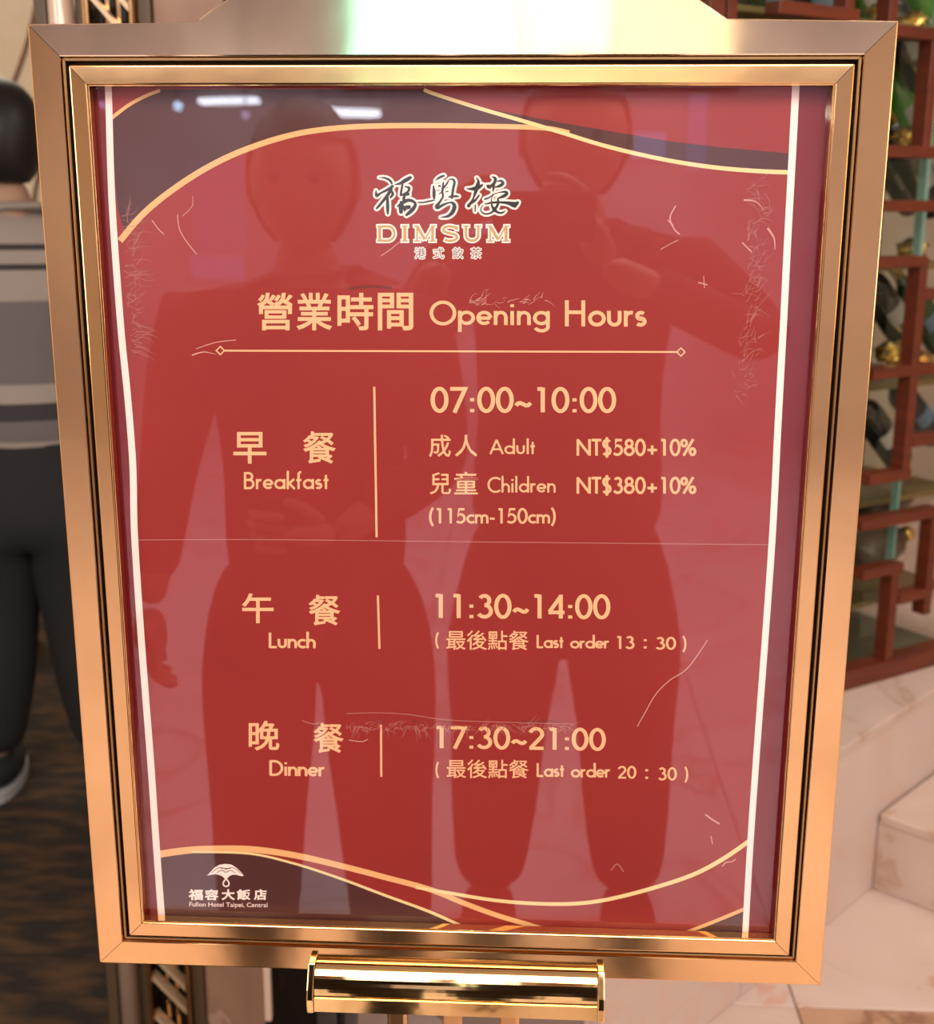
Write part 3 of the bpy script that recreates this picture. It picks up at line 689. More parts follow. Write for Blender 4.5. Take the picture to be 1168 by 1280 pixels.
q = crinkle(585, 685, 372, 382, 26, 16, -20, CREASE, 3, 1.0)
q += ribbon([(845, 257), (838, 272), (843, 286), (850, 293)], 1.6) + ribbon([(835, 275), (842, 282)], 1.4) + ribbon([(826, 312), (838, 305), (848, 300)], 0.9)
q += ribbon([(928, 303), (934, 309), (940, 315)], 1.6) + ribbon([(873, 353), (885, 356)], 1.4) + ribbon([(880, 345), (881, 360)], 1.0)
q += ribbon([(797, 908), (806, 892), (820, 868), (838, 850), (860, 835), (885, 800)], 1.1) + ribbon([(882, 1018), (890, 1024), (900, 1030)], 1.8) + ribbon([(889, 1045), (891, 1055)], 1.2) + ribbon([(903, 1083), (908, 1078), (915, 1077), (920, 1074)], 1.5)
q += ribbon([(222, 268), (224, 285), (232, 300), (246, 318)], 1.1) + ribbon([(190, 275), (197, 285), (205, 293)], 1.1) + ribbon([(241, 245), (240, 258), (228, 270)], 0.8)
q += ribbon([(245, 436), (270, 428), (295, 425)], 1.0) + ribbon([(240, 444), (255, 440), (270, 443)], 2.0, 0.5) + ribbon([(476, 320), (488, 312), (500, 302)], 1.0)
q += ribbon([(436, 925), (452, 927), (460, 924)], 1.0) + ribbon([(780, 1090), (772, 1080), (764, 1088)], 0.7) + ribbon([(930, 250), (945, 252), (955, 262)], 2.4, 0.6) + ribbon([(960, 285), (968, 298), (969, 312)], 3.0, 0.6)
tag(print_polys('scratch', q, CREASE_PALE, 2.9, None, 9, 30), kind='stuff')

# ---- bracket under the frame and the stand
bl = at(386, 1240, -0.03).x; br = at(752, 1258, -0.03).x
zt = at(566, 1204, -0.001).z; zl = at(566, 1251, -0.021).z; zb_ = at(566, 1271, -0.022).z
prof = [(-0.0005, zt)]
for k in range(13):
    a = PI / 2 * k / 12
    prof.append((-0.003 - 0.017 * math.sin(a), zl + (zt - zl) * math.cos(a)))
prof += [(-0.0195, zl - 0.0008), (-0.0225, zl - 0.0012), (-0.0225, zb_ + 0.001), (-0.021, zb_), (-0.0005, zb_)]
br_o = obj('support_bracket', prism_x(prof, bl + 0.003, br - 0.003), BRASS_BRIGHT, sign, False)
br_o['label'] = 'mirror bright brass rounded ledge under the frame'
capp = [(-0.0004, zt + 0.0025), (-0.010, zt + 0.0015), (-0.0215, zl + 0.006), (-0.0245, zl - 0.002), (-0.0245, zb_ + 0.001), (-0.018, zb_ - 0.003), (-0.0004, zb_ - 0.004)]
obj('bracket_end_cap', prism_x(capp, bl - 0.0035, bl + 0.0025, 0.0009), BRASS_BRIGHT, sign)
obj('bracket_end_cap', prism_x(capp, br - 0.0025, br + 0.0035, 0.0009), BRASS_BRIGHT, sign)
bxo('cross_plate', BRASS, sign, bl + 0.01, br - 0.01, 0.0305, 0.036, ZB - 0.06, ZB + 0.06, 0.001)
# underside block that carries the posts
bxo('post_socket', BRASS, sign, bl + 0.01, br - 0.01, 0.0002, 0.0300, ZB - 0.034, ZB - 0.0004, 0.001)
for px in (497.5, 566, 637):
    cx = at(px, 1278, 0.012).x
    bxo('post', BRASS, sign, cx - 0.0088, cx + 0.0088, 0.004, 0.0216, 0.036, ZB - 0.0345, 0.003, 3)
bcx = at(566, 1278, 0.012).x
bxo('base_plate', BRASS, sign, bcx - 0.23, bcx + 0.23, -0.16, 0.20, 0.0125, 0.036, 0.004, 3)

# ------------------------------------------------------------------ marble ledge, step, lattice screen, wine rack (right)
O = fl(1090, 1110, 0.012); O.z = 0
a1 = fl(1030, 1160, 0.012); U = Vector((O.x - a1.x, O.y - a1.y, 0)).normalized(); V = Vector((U.y, -U.x, 0))
MF = Matrix(((U.x, V.x, 0, O.x), (U.y, V.y, 0, O.y), (0, 0, 1, 0), (0, 0, 0, 1)))   # local (u, v, z) -> world, v<0 is behind
def uplane(px, py, v):
    """pixel -> (u, z) on the upright plane at offset v"""
    d = ray(px, py); n = V; t = ((O + V * v) - CP).dot(n) / d.dot(n); p = CP + d * t; return (p - O).dot(U), p.z
LED = uplane(1100, 903, 0.0)[1]
M_MARB = marble('pink_marble', (0.62, 0.50, 0.45), (0.55, 0.43, 0.38), (0.60, 0.43, 0.36), 2.6, 0.35)
M_MARB2 = marble('pink_marble_brown_veined', (0.60, 0.47, 0.41), (0.50, 0.37, 0.31), (0.46, 0.31, 0.23), 3.4, 0.3)
def uv_empty(name):
    r = empty(name); r.matrix_world = MF; return r
led = tag(uv_empty('marble_ledge'), 'pink marble ledge wall carrying the red wooden lattice, right of the sign', 'ledge')
UA, UB = -1.0, 2.6
uprev = UA
for uu in (-0.55, 0.30, 1.1, 1.9, UB):
    bxo('face_slab', M_MARB, led, uprev + 0.0015, uu - 0.0015, -0.035, 0.0, 0.0125, LED - 0.022, 0.0015, 1)
    bxo('coping_slab', M_MARB2, led, uprev + 0.0015, uu - 0.0015, -0.52, 0.004, LED - 0.021, LED, 0.0015, 1)
    uprev = uu
bxo('core', M_GROUT, led, UA + 0.002, UB - 0.002, -0.50, -0.036, 0.0125, LED - 0.022)
HS = uplane(1090, 1022, 0.0)[1]
st = tag(uv_empty('marble_step'), 'pink marble step block in front of the ledge at the right edge', 'step')
bxo('riser_slab', M_MARB2, st, 0.0, 0.022, 0.0015, 1.2, 0.0125, HS - 0.0235, 0.002, 1)
bxo('tread_slab', M_MARB2, st, -0.004, 0.52, 0.0055, 1.2, HS - 0.0225, HS, 0.003, 1)
bxo('core', M_GROUT, st, 0.024, 0.50, 0.006, 1.19, 0.0125, HS - 0.0235)
# lattice: stands slightly askew on the ledge, so it has its own axes
for o_ in [o_ for o_ in led.children if o_.name.startswith('coping')]: 
    for v_ in o_.data.vertices:
        if v_.co.y < -0.3: v_.co.y -= 0.28
pL = fl(1100, 845, LED); O = Vector((pL.x, pL.y, 0))
U = Vector((math.sin(math.radians(55.6)), math.cos(math.radians(55.6)), 0)); V = Vector((U.y, -U.x, 0))
MF = Matrix(((U.x, V.x, 0, O.x), (U.y, V.y, 0, O.y), (0, 0, 1, 0), (0, 0, 0, 1)))
WOOD = mat('red_brown_lacquered_wood', (0.13, 0.022, 0.006), 0.4, noise=(6, (0.08, 0.013, 0.005), 0.35, 0.7), stretch=(1, 1, 6))
vL = 0.0
lat = tag(uv_empty('lattice_screen'), 'red lacquered wooden lattice screen standing on the marble ledge', 'screen')
def bar(p, q, th, axis, dep=0.02, name='lattice_bar', off=0.0):
    (u0, z0), (u1, z1) = uplane(*p, vL), uplane(*q, vL)
    if axis == 'h':
        z = (z0 + z1) / 2; a = (min(u0, u1), max(u0, u1), z - th / 2, z + th / 2)
    else:
        u = (u0 + u1) / 2; a = (u - th / 2, u + th / 2, min(z0, z1), max(z0, z1))
    return bxo(name, WOOD, lat, a[0], a[1], vL - dep + off, vL + dep + off, a[2], a[3], 0.0015, 1)
uL = uplane(880, 20, vL)[0]; uR = uplane(1168, 400, vL)[0] + 0.24
zb = LED
bxo('bottom_rail', WOOD, lat, uL, uR, vL - 0.025, vL + 0.025, LED + 0.0005, LED + 0.045, 0.002, 1)
bxo('top_rail', WOOD, lat, uL, uR, vL - 0.025, vL + 0.025, 2.5, 2.56, 0.002, 1)
T = 0.024
H_ = [((1072, 716), (1122, 708)), ((1117, 746), (1158, 739)), ((1070, 657), (1167, 637)), ((1080, 599), (1131, 590)), ((1134, 551), (1168, 546)), ((1085, 466), (1168, 460)), ((1150, 367), (1168, 367)), ((1090, 327), (1150, 327)), ((1095, 257), (1168, 258)), ((1095, 190), (1168, 190)), ((1110, 42), (1168, 42)), ((965, 15), (1066, 16))]
for p, q in H_: bar(p, q, T, 'h')
V_ = [((1113, 708), (1104, 830)), ((1161, 640), (1154, 765)), ((1145, 322), (1129, 594)), ((1159, 35), (1155, 192)), ((1115, -160), (1114, 46)), ((1060, -160), (1058, 60)), ((910, -160), (912, 60))]
for p, q in V_: bar(p, q, T, 'v', 0.0185)
# continuation of the pattern beyond what the frame hides (so it reads from the side)
for uu in (uL + 0.012, uR - 0.012):
    bxo('stile', WOOD, lat, uu - 0.02, uu + 0.02, vL - 0.024, vL + 0.024, LED + 0.046, 2.499, 0.002, 1)
du = uplane(1168, 400, vL)[0]
for k in range(4):
    z = LED + 0.33 + 0.42 * k
    bxo('lattice_bar', WOOD, lat, du + 0.06, uR - 0.033, vL - 0.02, vL + 0.02, z, z + T, 0.0015, 1)
# glass and rack behind the lattice
vG = vL - 0.05
rack = tag(uv_empty('wine_rack'), 'glass fronted wine rack behind the red lattice screen', 'rack')
ME = mat('green_glass_edge', (0.20, 0.36, 0.30), 0.2)
u_e = uplane(1121, 650, vG)[0]
obj('glass_panel', (lambda a, c: ([(a, vG, LED + 0.002), (c, vG, LED + 0.002), (c, vG, 2.5), (a, vG, 2.5)], [(3, 2, 1, 0)]))(uL + 0.02, u_e - 0.002), PANE2, rack)
bxo('glass_edge', ME, rack, u_e - 0.003, u_e + 0.003, vG - 0.02, vG + 0.001, LED + 0.002, 2.5)
u_e2 = uplane(1158, 250, vG)[0]
bxo('glass_edge', ME, rack, u_e2 - 0.004, u_e2 + 0.004, vG - 0.02, vG + 0.001, uplane(1158, 330, vG)[1], 2.5)
M_BACK = mat('dark_rack_back', (0.02, 0.015, 0.010), 0.6, noise=(4, (0.045, 0.04, 0.02), 0.45, 0.6))
bxo('back_panel', M_BACK, rack, uL, uR, vG - 0.34, vG - 0.32, LED + 0.0005, 2.6)
M_SHELF = mat('dark_gold_shelf', (0.22, 0.16, 0.06), 0.35, 0.4)
rows = [-125, 42, 190, 327, 466, 600, 716]
zs = []
for py in rows:
    z = uplane(1130, py, vG - 0.13)[1]; zs.append(z)
    bxo('shelf', M_SHELF, rack, uL + 0.01, uR - 0.01, vG - 0.315, vG - 0.015, z - 0.012, z, 0.001, 1)
bxo('floor_board', mat('olive_board', (0.13, 0.125, 0.075), 0.4), rack, uL + 0.01, uR - 0.01, vG - 0.315, vG - 0.002, LED + 0.0005, LED + 0.008)
# bottles lying tilted on the shelves, one by one
M_BOT = [mat('green_bottle_glass', (0.012, 0.05, 0.012), 0.08, spec=0.8), mat('black_bottle_glass', (0.008, 0.012, 0.014), 0.08, spec=0.8), mat('bright_green_bottle_glass', (0.05, 0.22, 0.02), 0.1, spec=0.8)]
M_LAB = [mat('grey_paper_label', (0.26, 0.25, 0.22), 0.6), mat('blue_grey_paper_label', (0.10, 0.16, 0.22), 0.6), mat('white_paper_label', (0.45, 0.42, 0.36), 0.6)]
M_FOIL = mat('gold_foil', (0.85, 0.60, 0.18), 0.25, 1.0)
bp = [(0.004, 0.0), (0.034, 0.002), (0.0375, 0.012), (0.0375, 0.185), (0.034, 0.205), (0.020, 0.228), (0.0145, 0.245), (0.0140, 0.262)]
fp = [(0.0146, 0.262), (0.0150, 0.30), (0.0158, 0.302), (0.0158, 0.312), (0.006, 0.313)]
lp = [(0.0379, 0.085), (0.0381, 0.087), (0.0381, 0.128), (0.0379, 0.130)]
def ring_only(profile, n=12):
    b = bmesh.new(); rings = [[b.verts.new((r * math.cos(a), r * math.sin(a), z)) for a in [math.radians(90 - 50 + 100 * k / n) for k in range(n + 1)]] for r, z in profile]
    for a, c in zip(rings, rings[1:]):
        for k in range(n): b.faces.new((a[k], a[k + 1], c[k + 1], c[k]))
    return b
protos = []
def bottle(u, v, z, tilt, gi, li, lab):
    r = bpy.data.objects.new('wine_bottle', None); COL.objects.link(r); r.empty_display_size = 0.05
    if not protos:
        for nm, bm, m in (('body', lathe(bp, 20), M_BOT[0]), ('foil', lathe(fp, 16), M_FOIL), ('paper_label', ring_only(lp), M_LAB[0])):
            me = bpy.data.meshes.new(nm); bm.to_mesh(me); bm.free()
            for p_ in me.polygons: p_.use_smooth = True
            protos.append((nm, me))
    for nm, me in protos:
        me2 = me.copy(); me2.materials.clear(); me2.materials.append({'body': M_BOT[gi], 'foil': M_FOIL, 'paper_label': M_LAB[li]}[nm])
        c = bpy.data.objects.new(nm, me2); COL.objects.link(c); c.parent = r
    r.matrix_world = MF @ Matrix.Translation((u, v, z)) @ Matrix.Rotation(tilt, 4, 'Y')
    tag(r, lab, 'bottle', 'wine bottles behind the lattice screen')
vB = vG - 0.13
TL = math.radians(-42)
# (centre px, tilt degrees, glass, label, text)
BT = [((1136, 60), -42, 1, 0, 'dark bottle with grey label in the lattice row level with the frame top'),
      ((1165, 30), -42, 2, 2, 'bright green bottle at the right edge, above the top lattice bar'),
      ((1134, 142), -40, 2, 0, 'bright green bottle in the cell beside the upper right frame rail'),
      ((1166, 130), -44, 0, 1, 'green bottle right of the bright green one, cut by the picture edge'),
      ((1122, 222), -44, 1, 0, 'dark bottle with tilted grey label just below the second lattice bar'),
      ((1150, 222), -44, 1, 0, 'dark bottle with grey label, right neighbour below the second lattice bar'),
      ((1113, 392), -46, 1, 0, 'dark bottle with tilted grey label in the closed lattice cell at mid height'),
      ((1158, 400), -46, 0, 1, 'dark green bottle right of the long lattice upright'),
      ((1104, 545), -46, 1, 2, 'dark bottle with white label low in the lattice beside the frame rail'),
      ((1148, 520), -50, 1, 1, 'dark bottle with blue grey label at the right edge, low in the lattice'),
      ((1020, 5), -42, 1, 1, 'dark bottle seen above the right shoulder of the brass frame'),
      ((1085, 5), -42, 2, 2, 'bright green bottle seen above the frame corner'),
      ((960, -5), -42, 0, 1, 'green bottle just right of the brass crest')]
for kb, ((px, py), tl, gi, li, lab) in enumerate(BT):
    vB = vG - (0.11, 0.19, 0.27)[(0, 1, 1, 2, 2, 0, 0, 1, 1, 2, 1, 2, 0)[kb]]
    u, z = uplane(px, py, vB)
    t = math.radians(tl); c = Vector((0, 0, 0.10)); off = Matrix.Rotation(t, 3, 'Y') @ c
    bottle(u - off.x, vB, z - off.z, t, gi, li, lab)
vB = vG - 0.13
# gold foil wrapped packages lying on the shelves
for k, (px, py, s, lab) in enumerate((((1136), 172, .030, 'crumpled gold foil packet under the bright green bottle'), (1141, 310, .028, 'crumpled gold foil packet on the rack shelf above the closed cell'), (1117, 440, .034, 'crumpled gold foil packet under the dark bottle at mid height'),
                                   (1150, 450, .026, 'small gold foil packet right of the long lattice upright'), (1140, 28, .028, 'gold foil packet level with the frame corner'), (1100, 16, .024, 'gold foil packet above the frame corner'))):
    u, z = uplane(px, py, vG - 0.045); b = bmesh.new(); bmesh.ops.create_icosphere(b, subdivisions=3, radius=s)
    for v in b.verts: v.co = v.co * (1 + 0.30 * math.sin(v.co.x * 190 + k) * math.cos(v.co.z * 230 + k)) ; v.co.z *= 0.75; v.co.x *= 1.35
    o = obj('foil_packet', b, M_FOIL, None); o.matrix_world = MF @ Matrix.Translation((u, vG - 0.045, z)); tag(o, lab, 'packet', 'gold foil packets in the rack')
# two plump brown wrapped jars lying low in the rack
M_JAR = mat('brown_wrapped_jar', (0.13, 0.085, 0.055), 0.35, noise=(14, (0.05, 0.03, 0.02), 0.4, 0.6), bump=0.5, bscale=30)
for (px, py, lab) in ((1108, 628, 'brown wrapped jar lying on its side behind the lower lattice'), (1098, 690, 'brown wrapped jar lying in the lowest lattice row')):
    u, z = uplane(px, py, vB); r = tag(empty('liquor_jar'), lab, 'jar')
    r.matrix_world = MF @ Matrix.Translation((u - 0.09, vB, z)) @ Matrix.Rotation(math.radians(80), 4, 'Y')
    obj('body', lathe([(0.02, 0), (0.04, 0.004), (0.052, 0.03), (0.054, 0.09), (0.045, 0.14), (0.02, 0.165), (0.018, 0.18)], 20), M_JAR, r, True)
    obj('stopper', lathe([(0.019, 0.18), (0.021, 0.185), (0.021, 0.20), (0.015, 0.204)], 16), M_FOIL, r, True)

# ------------------------------------------------------------------ column screen and dark door (left, behind the sign)
YC = 0.86
def vx(px, py=1240, Y=YC): return at(px, py, Y).x
M_CREAM = mat('cream_lacquer', (0.66, 0.50, 0.40), 0.12, noise=(2.5, (0.58, 0.42, 0.32), 0.4, 0.7), coat=0.6)
M_OLIVE = mat('olive_brown_panel', (0.085, 0.055, 0.03), 0.3)
M_BRN = marble('brown_stone_panel', (0.30, 0.18, 0.12), (0.22, 0.12, 0.08), (0.38, 0.25, 0.18), 4.0, 0.2)
M_DK = mat('black_panel', (0.010, 0.007, 0.005), 0.25)
colm = tag(empty('column_screen', (vx(200), YC, 0.016)), 'brass and cream edged column panel seen above and below the left part of the frame', 'column')
ox_ = vx(200)
def cpart(name, m, pa, pb, dy0, dy1, z0=0.0, z1=2.96, bev=0.003, Y=YC):
    return bxo(name, m, colm, vx(pa) - ox_, vx(pb) - ox_, dy0, dy1, z0, z1, bev, 2)
cpart('edge_strip', M_OLIVE, 126, 139, 0.03, 0.12)
b = bmesh.new(); cxx = (vx(139) + vx(165)) / 2 - ox_; rr = (vx(165) - vx(139)) / 2
bb_ = lathe([(rr, 0.0), (rr, 2.96)], 24); bmesh.ops.translate(bb_, vec=(cxx, 0.04, 0), verts=bb_.verts)
b.free(); o = obj('rounded_post', bb_, M_CREAM, colm); [setattr(p_, 'use_smooth', len(p_.vertices) == 4) for p_ in o.data.polygons]
cpart('recess_strip', M_OLIVE, 165.5, 183.5, 0.045, 0.12)
cpart('brass_upright', BRASS, 184, 190.5, 0.0, 0.03)
cpart('brass_upright', BRASS, 232, 236, 0.0, 0.03)
cpart('lattice_back', M_DK, 190.5, 236, 0.05, 0.12)
cpart('side_strip', M_OLIVE, 236.5, 250, 0.02, 0.12)
cpart('stone_panel', M_BRN, 250.5, 325, 0.03, 0.12)
SATIN = mat('satin_brass', (0.62, 0.46, 0.30), 0.35, 0.5)
x_a, x_b = vx(190.5) - ox_ + 0.001, vx(232) - ox_ - 0.001
zc = at(210, 1235, YC).z
zz = zc - 0.9
while zz < 2.75:                                 # slanting brass slats between the uprights
    b = bmesh.new(); wdt = x_b - x_a; hh = wdt * 1.15
    for d in (0.0, 0.045):
        p_ = [(x_a, zz + hh + d), (x_a, zz + hh + d - 0.010), (x_b, zz + d - 0.010), (x_b, zz + d)]
        vs0 = [b.verts.new((q_[0], 0.004, q_[1])) for q_ in p_]; f = b.faces.new(vs0)
        r = bmesh.ops.extrude_face_region(b, geom=[f]); [setattr(g_.co, 'y', 0.024) for g_ in r['geom'] if isinstance(g_, bmesh.types.BMVert)]
    bmesh.ops.recalc_face_normals(b, faces=b.faces)
    obj('slanting_slat', b, SATIN, colm); zz += 0.12
for t in (0.33, 0.62):
    xx = x_a + (x_b - x_a) * t; bxo('brass_rod', BRASS, colm, xx - 0.003, xx + 0.003, 0.026, 0.036, 0, 2.96, 0.001)
# dark door with a cream pull bar
dr = tag(empty('door_1', (vx(326), YC + 0.03, 0.016)), kind='structure')
dx = vx(326)
bxo('door_leaf', M_DK, dr, 0.0, vx(392) - dx, 0, 0.05, 0, 2.3, 0.003)
bxo('pull_bar', M_CREAM, dr, vx(333) - dx, vx(341.5) - dx, -0.05, -0.035, at(337, 1268, YC).z - 0.016, at(337, 1268, YC).z + 0.9, 0.003)
b = bmesh.new(); zz0 = at(337, 1268, YC).z
for z in (zz0 + 0.06, zz0 + 0.8): tube(b, [(vx(337) - dx, -0.04, z), (vx(337) - dx, 0.002, z)], 0.004, 8)
obj('pull_bar_mount', b, BRASS, dr)
# grey metal upright post right of the door
gp_ = tag(empty('metal_post', (vx(415), YC + 0.02, 0.016)), 'dark grey grooved metal upright seen below the left end of the brass bracket', 'post'); gx = vx(415)
M_GM = mat('dark_grey_metal', (0.10, 0.085, 0.085), 0.35, 0.6)
bxo('flange', M_GM, gp_, vx(392.5) - gx, vx(417.5) - gx, 0, 0.05, 0, 0.75, 0.002)
bxo('groove', M_DK, gp_, vx(417.8) - gx, vx(427) - gx, 0.02, 0.05, 0, 0.745, 0.001)
bxo('flange', M_GM, gp_, vx(427.3) - gx, vx(440) - gx, 0, 0.05, 0, 0.75, 0.002)

# ------------------------------------------------------------------ people
def skin(nodes, edges, sub=2):
    me = bpy.data.meshes.new('t'); me.from_pydata([n[:3] for n in nodes], edges, [])
    o = bpy.data.objects.new('t', me); COL.objects.link(o)
    sm = o.modifiers.new('s', 'SKIN'); sm.use_smooth_shade = True
    for i, n in enumerate(nodes):
        r = n[3] if len(n) == 4 else n[3:5]
        me.skin_vertices[0].data[i].radius = (r, r) if not isinstance(r, (tuple, list)) else r
        me.skin_vertices[0].data[i].use_root = (i == 0)
    ss = o.modifiers.new('u', 'SUBSURF'); ss.levels = sub; ss.render_levels = sub
    dg = bpy.context.evaluated_depsgraph_get(); m2 = bpy.data.meshes.new_from_object(o.evaluated_get(dg))
    bpy.data.objects.remove(o); bpy.data.meshes.remove(me)
    b = bmesh.new(); b.from_mesh(m2); bpy.data.meshes.remove(m2); return b
def join(bms):
    out = bmesh.new()
    for b in bms:
        me = bpy.data.meshes.new('t'); b.to_mesh(me); b.free(); out.from_mesh(me); bpy.data.meshes.remove(me)
    return out
def lerp(a, b_, t): return tuple(a[i] + (b_[i] - a[i]) * t for i in range(3))
def hand(w, d, side, nrm):
    """wrist, direction of the fingers, side the thumb is on, palm normal (curl direction)"""
    w = Vector(w); d = Vector(d).normalized(); n = Vector(nrm).normalized(); s = Vector(side).normalized(); L = []
    L.append(skin([(*w, 0.024), (*(w + d * 0.045), 0.03, 0.018), (*(w + d * 0.085), 0.034, 0.014)], [(0, 1), (1, 2)], 2))
    for k, (o_, ln) in enumerate(((0.028, 0.066), (0.010, 0.075), (-0.009, 0.070), (-0.027, 0.054))):
        b0 = w + d * 0.075 + s * o_; b1 = w + d * 0.098 + s * o_ * 1.08; b2 = b1 + (d * 0.8 + n * 0.55).normalized() * ln * 0.45; b3 = b2 + (d * 0.35 + n).normalized() * ln * 0.4
        L.append(skin([(*b0, 0.0085), (*b1, 0.009), (*b2, 0.0082), (*b3, 0.007)], [(0, 1), (1, 2), (2, 3)], 1))
    t0 = w + d * 0.02 + s * 0.018; t1 = w + d * 0.05 + s * 0.045 + n * 0.012; t2 = t1 + (d * 0.8 + s * 0.2 + n * 0.4).normalized() * 0.035
    L.append(skin([(*t0, 0.013), (*t1, 0.0105), (*t2, 0.0085)], [(0, 1), (1, 2)], 1))
    return L
def head(c, k=1.0):
    """head facing +y, centre c"""
    b = bmesh.new(); bmesh.ops.create_uvsphere(b, u_segments=32, v_segments=24, radius=1)
    for v in b.verts:
        x, y, z = v.co
        jaw = max(0, -z); w = 1 - 0.30 * jaw ** 1.5
        nx = 0.076 * x * w; ny = 0.095 * y * (1 - 0.12 * jaw) + (0.012 * jaw if y > 0 else -0.004 * jaw); nz = 0.118 * z
        if y > 0.3:
            nose = math.exp(-(x / 0.13) ** 2) * max(0, 1 - abs(z + 0.18) / 0.30); ny += 0.022 * nose
            for sx in (-0.36, 0.36): ny -= 0.010 * math.exp(-((x - sx) / 0.18) ** 2 - ((z - 0.03) / 0.12) ** 2)
            ny += 0.006 * math.exp(-(x / 0.25) ** 2 - ((z + 0.52) / 0.07) ** 2) + 0.008 * math.exp(-(x / 0.3) ** 2 - ((z + 0.85) / 0.15) ** 2)
        v.co = Vector((nx, ny, nz)) * k
    for sx in (-1, 1):
        e_ = bmesh.ops.create_uvsphere(b, u_segments=10, v_segments=8, radius=1)
        for v in e_['verts']: v.co = Vector((sx * 0.078 + v.co.x * 0.008, -0.004 + v.co.y * 0.018, -0.005 + v.co.z * 0.031)) * k
    bmesh.ops.translate(b, vec=c, verts=b.verts); return b
def person(name, loc, rz, sp, label, wide=1.0, drop=0.0):
    root = tag(empty(name, loc, rz), label, 'person'); J = sp; H = J.get('scale', 1.0)
    sk = sp['skin']; parts = []
    # body: one continuous figure (neck, torso, limbs), head, hands
    N = [(0, 0, .93, .09, .07), (0, 0, 1.06, .095, .07), (0, 0, 1.24, .105, .075), (0, 0, 1.345, .07, .055), (0, .01, 1.44, .05), (0, .018, 1.52, .052)]
    E_ = [(0, 1), (1, 2), (2, 3), (3, 4), (4, 5)]
    def add(n, par): N.append(n); E_.append((par, len(N) - 1)); return len(N) - 1
    for s in (-1, 1):
        sh, el, wr = J['arm'][0 if s < 0 else 1]
        a = add((sh[0], sh[1], sh[2] - .03, .046), 3); c = add((*lerp(sh, el, .5), .042), a); d = add((*el, .036), c); f = add((*lerp(el, wr, .4), .035), d); add((*wr, .024), f)
        hp, kn, an = J['leg'][0 if s < 0 else 1]
        a = add((*hp, .06), 0); c = add((*lerp(hp, kn, .5), .072), a); d = add((*kn, .052), c); f = add((*lerp(kn, an, .35), .052), d); add((*an, .036), f)
    bl_ = [skin(N, E_, 2), head(Vector((0, .03, 1.60)))]
    for s in (0, 1):
        bl_ += hand(J['arm'][s][2], *J['hand'][s])
    body = obj('body', join(bl_), sk, root, True)
    # shirt
    hb = sp.get('hem', .90); N = [(0, 0, hb - .05, sp.get('hemw', .165), .13), (0, 0, 1.03, .155, .118), (0, 0, 1.22, .155, .115), (0, 0, 1.375, .135, .105), (0, .005, 1.43, .088), (0, .01, 1.46, .066)]; E_ = [(0, 1), (1, 2), (2, 3), (3, 4), (4, 5)]
    for s in (0, 1):
        sh, el, wr = J['arm'][s]
        t = J['sleeve']; a = add((sh[0], sh[1], sh[2] - .005, .076), 3); c = add((*lerp(sh, el, .55), .062), a)
        if t > .5: d = add((*el, .050), c); add((*lerp(el, wr, .82), .040), d)
    obj('shirt', skin(N, E_, 2), sp['shirt'], root, True)
    N = [(0, 0, 1.0, .14, .105), (0, 0, .87 - drop, .15, .112)]; E_ = [(0, 1)]
    lw = sp.get('loose', 1.0)
    for s in (0, 1):
        hp, kn, an = J['leg'][s]
        a = add((hp[0], hp[1], hp[2] - .10 - drop, .108 * lw), 1); c = add((*lerp(hp, kn, .6 + drop), .094 * lw), a); d = add((*kn, .078 * lw), c); f = add((*lerp(kn, an, .4), .074 * lw), d); add((an[0], an[1], .10, .062), f)
    obj('trousers', skin(N, E_, 2), sp['pants'], root, True)
    for s in (0, 1):
        an = J['leg'][s][2]
        b = bmesh.new(); bmesh.ops.create_uvsphere(b, u_segments=20, v_segments=14, radius=1)
        for v in b.verts:
            x, y, z = v.co; v.co = Vector((an[0] + x * (.047 - .006 * y), an[1] + .055 + y * .14, max(.018, .055 + z * .05 + (-.012 if y > 0 else .012) * abs(y))))
        sh_ = obj('shoe', b, sp['shoe'], root, True)
        b = bmesh.new(); bmesh.ops.create_circle(b, cap_ends=True, segments=24, radius=1)
        for v in b.verts: v.co = Vector((an[0] + v.co.x * .047, an[1] + .055 + v.co.y * .142, 0.0))
        r = bmesh.ops.extrude_face_region(b, geom=b.faces[:]); [setattr(g_.co, 'z', .024) for g_ in r['geom'] if isinstance(g_, bmesh.types.BMVert)]
        bmesh.ops.recalc_face_normals(b, faces=b.faces); obj('sole', b, sp['sole'], sh_)
    # hair
    b = bmesh.new(); bmesh.ops.create_uvsphere(b, u_segments=28, v_segments=20, radius=1)
    for v in b.verts:
        x, y, z = v.co; v.co = Vector((x * .084 * (1 - .1 * (z < 0) * -z), y * .103 - .008, z * .128 + .006))
    bmesh.ops.delete(b, geom=[v for v in b.verts if v.co.y > .025 and v.co.z < .055 or v.co.z < -.108], context='VERTS')
    bmesh.ops.translate(b, vec=(0, .03, 1.60), verts=b.verts)
    obj('hair', b, sp['hair'], root, True)
    ebm = bmesh.new()
    for s in (-1, 1):
        e_ = bmesh.ops.create_uvsphere(ebm, u_segments=10, v_segments=8, radius=.0095)
        for v in e_['verts']: v.co += Vector((s * .028, .111, 1.603))
    obj('eyes', ebm, BLACK, body, True)
    mb = bmesh.new(); box(mb, -.021, .021, .118, .124, 1.534, 1.543, .002); obj('mouth', mb, mat('lips', (.45, .16, .13), .5), body)
    root.scale = (H * wide, H, H)
    return root
M_SKIN = mat('skin', (0.42, 0.25, 0.17), 0.5); M_HAIR = mat('black_hair', (0.008, 0.007, 0.007), 0.45)
M_BLKC = mat('black_cloth', (0.010, 0.010, 0.011), 0.85); M_NAVY = mat('navy_cloth', (0.018, 0.016, 0.022), 0.85)
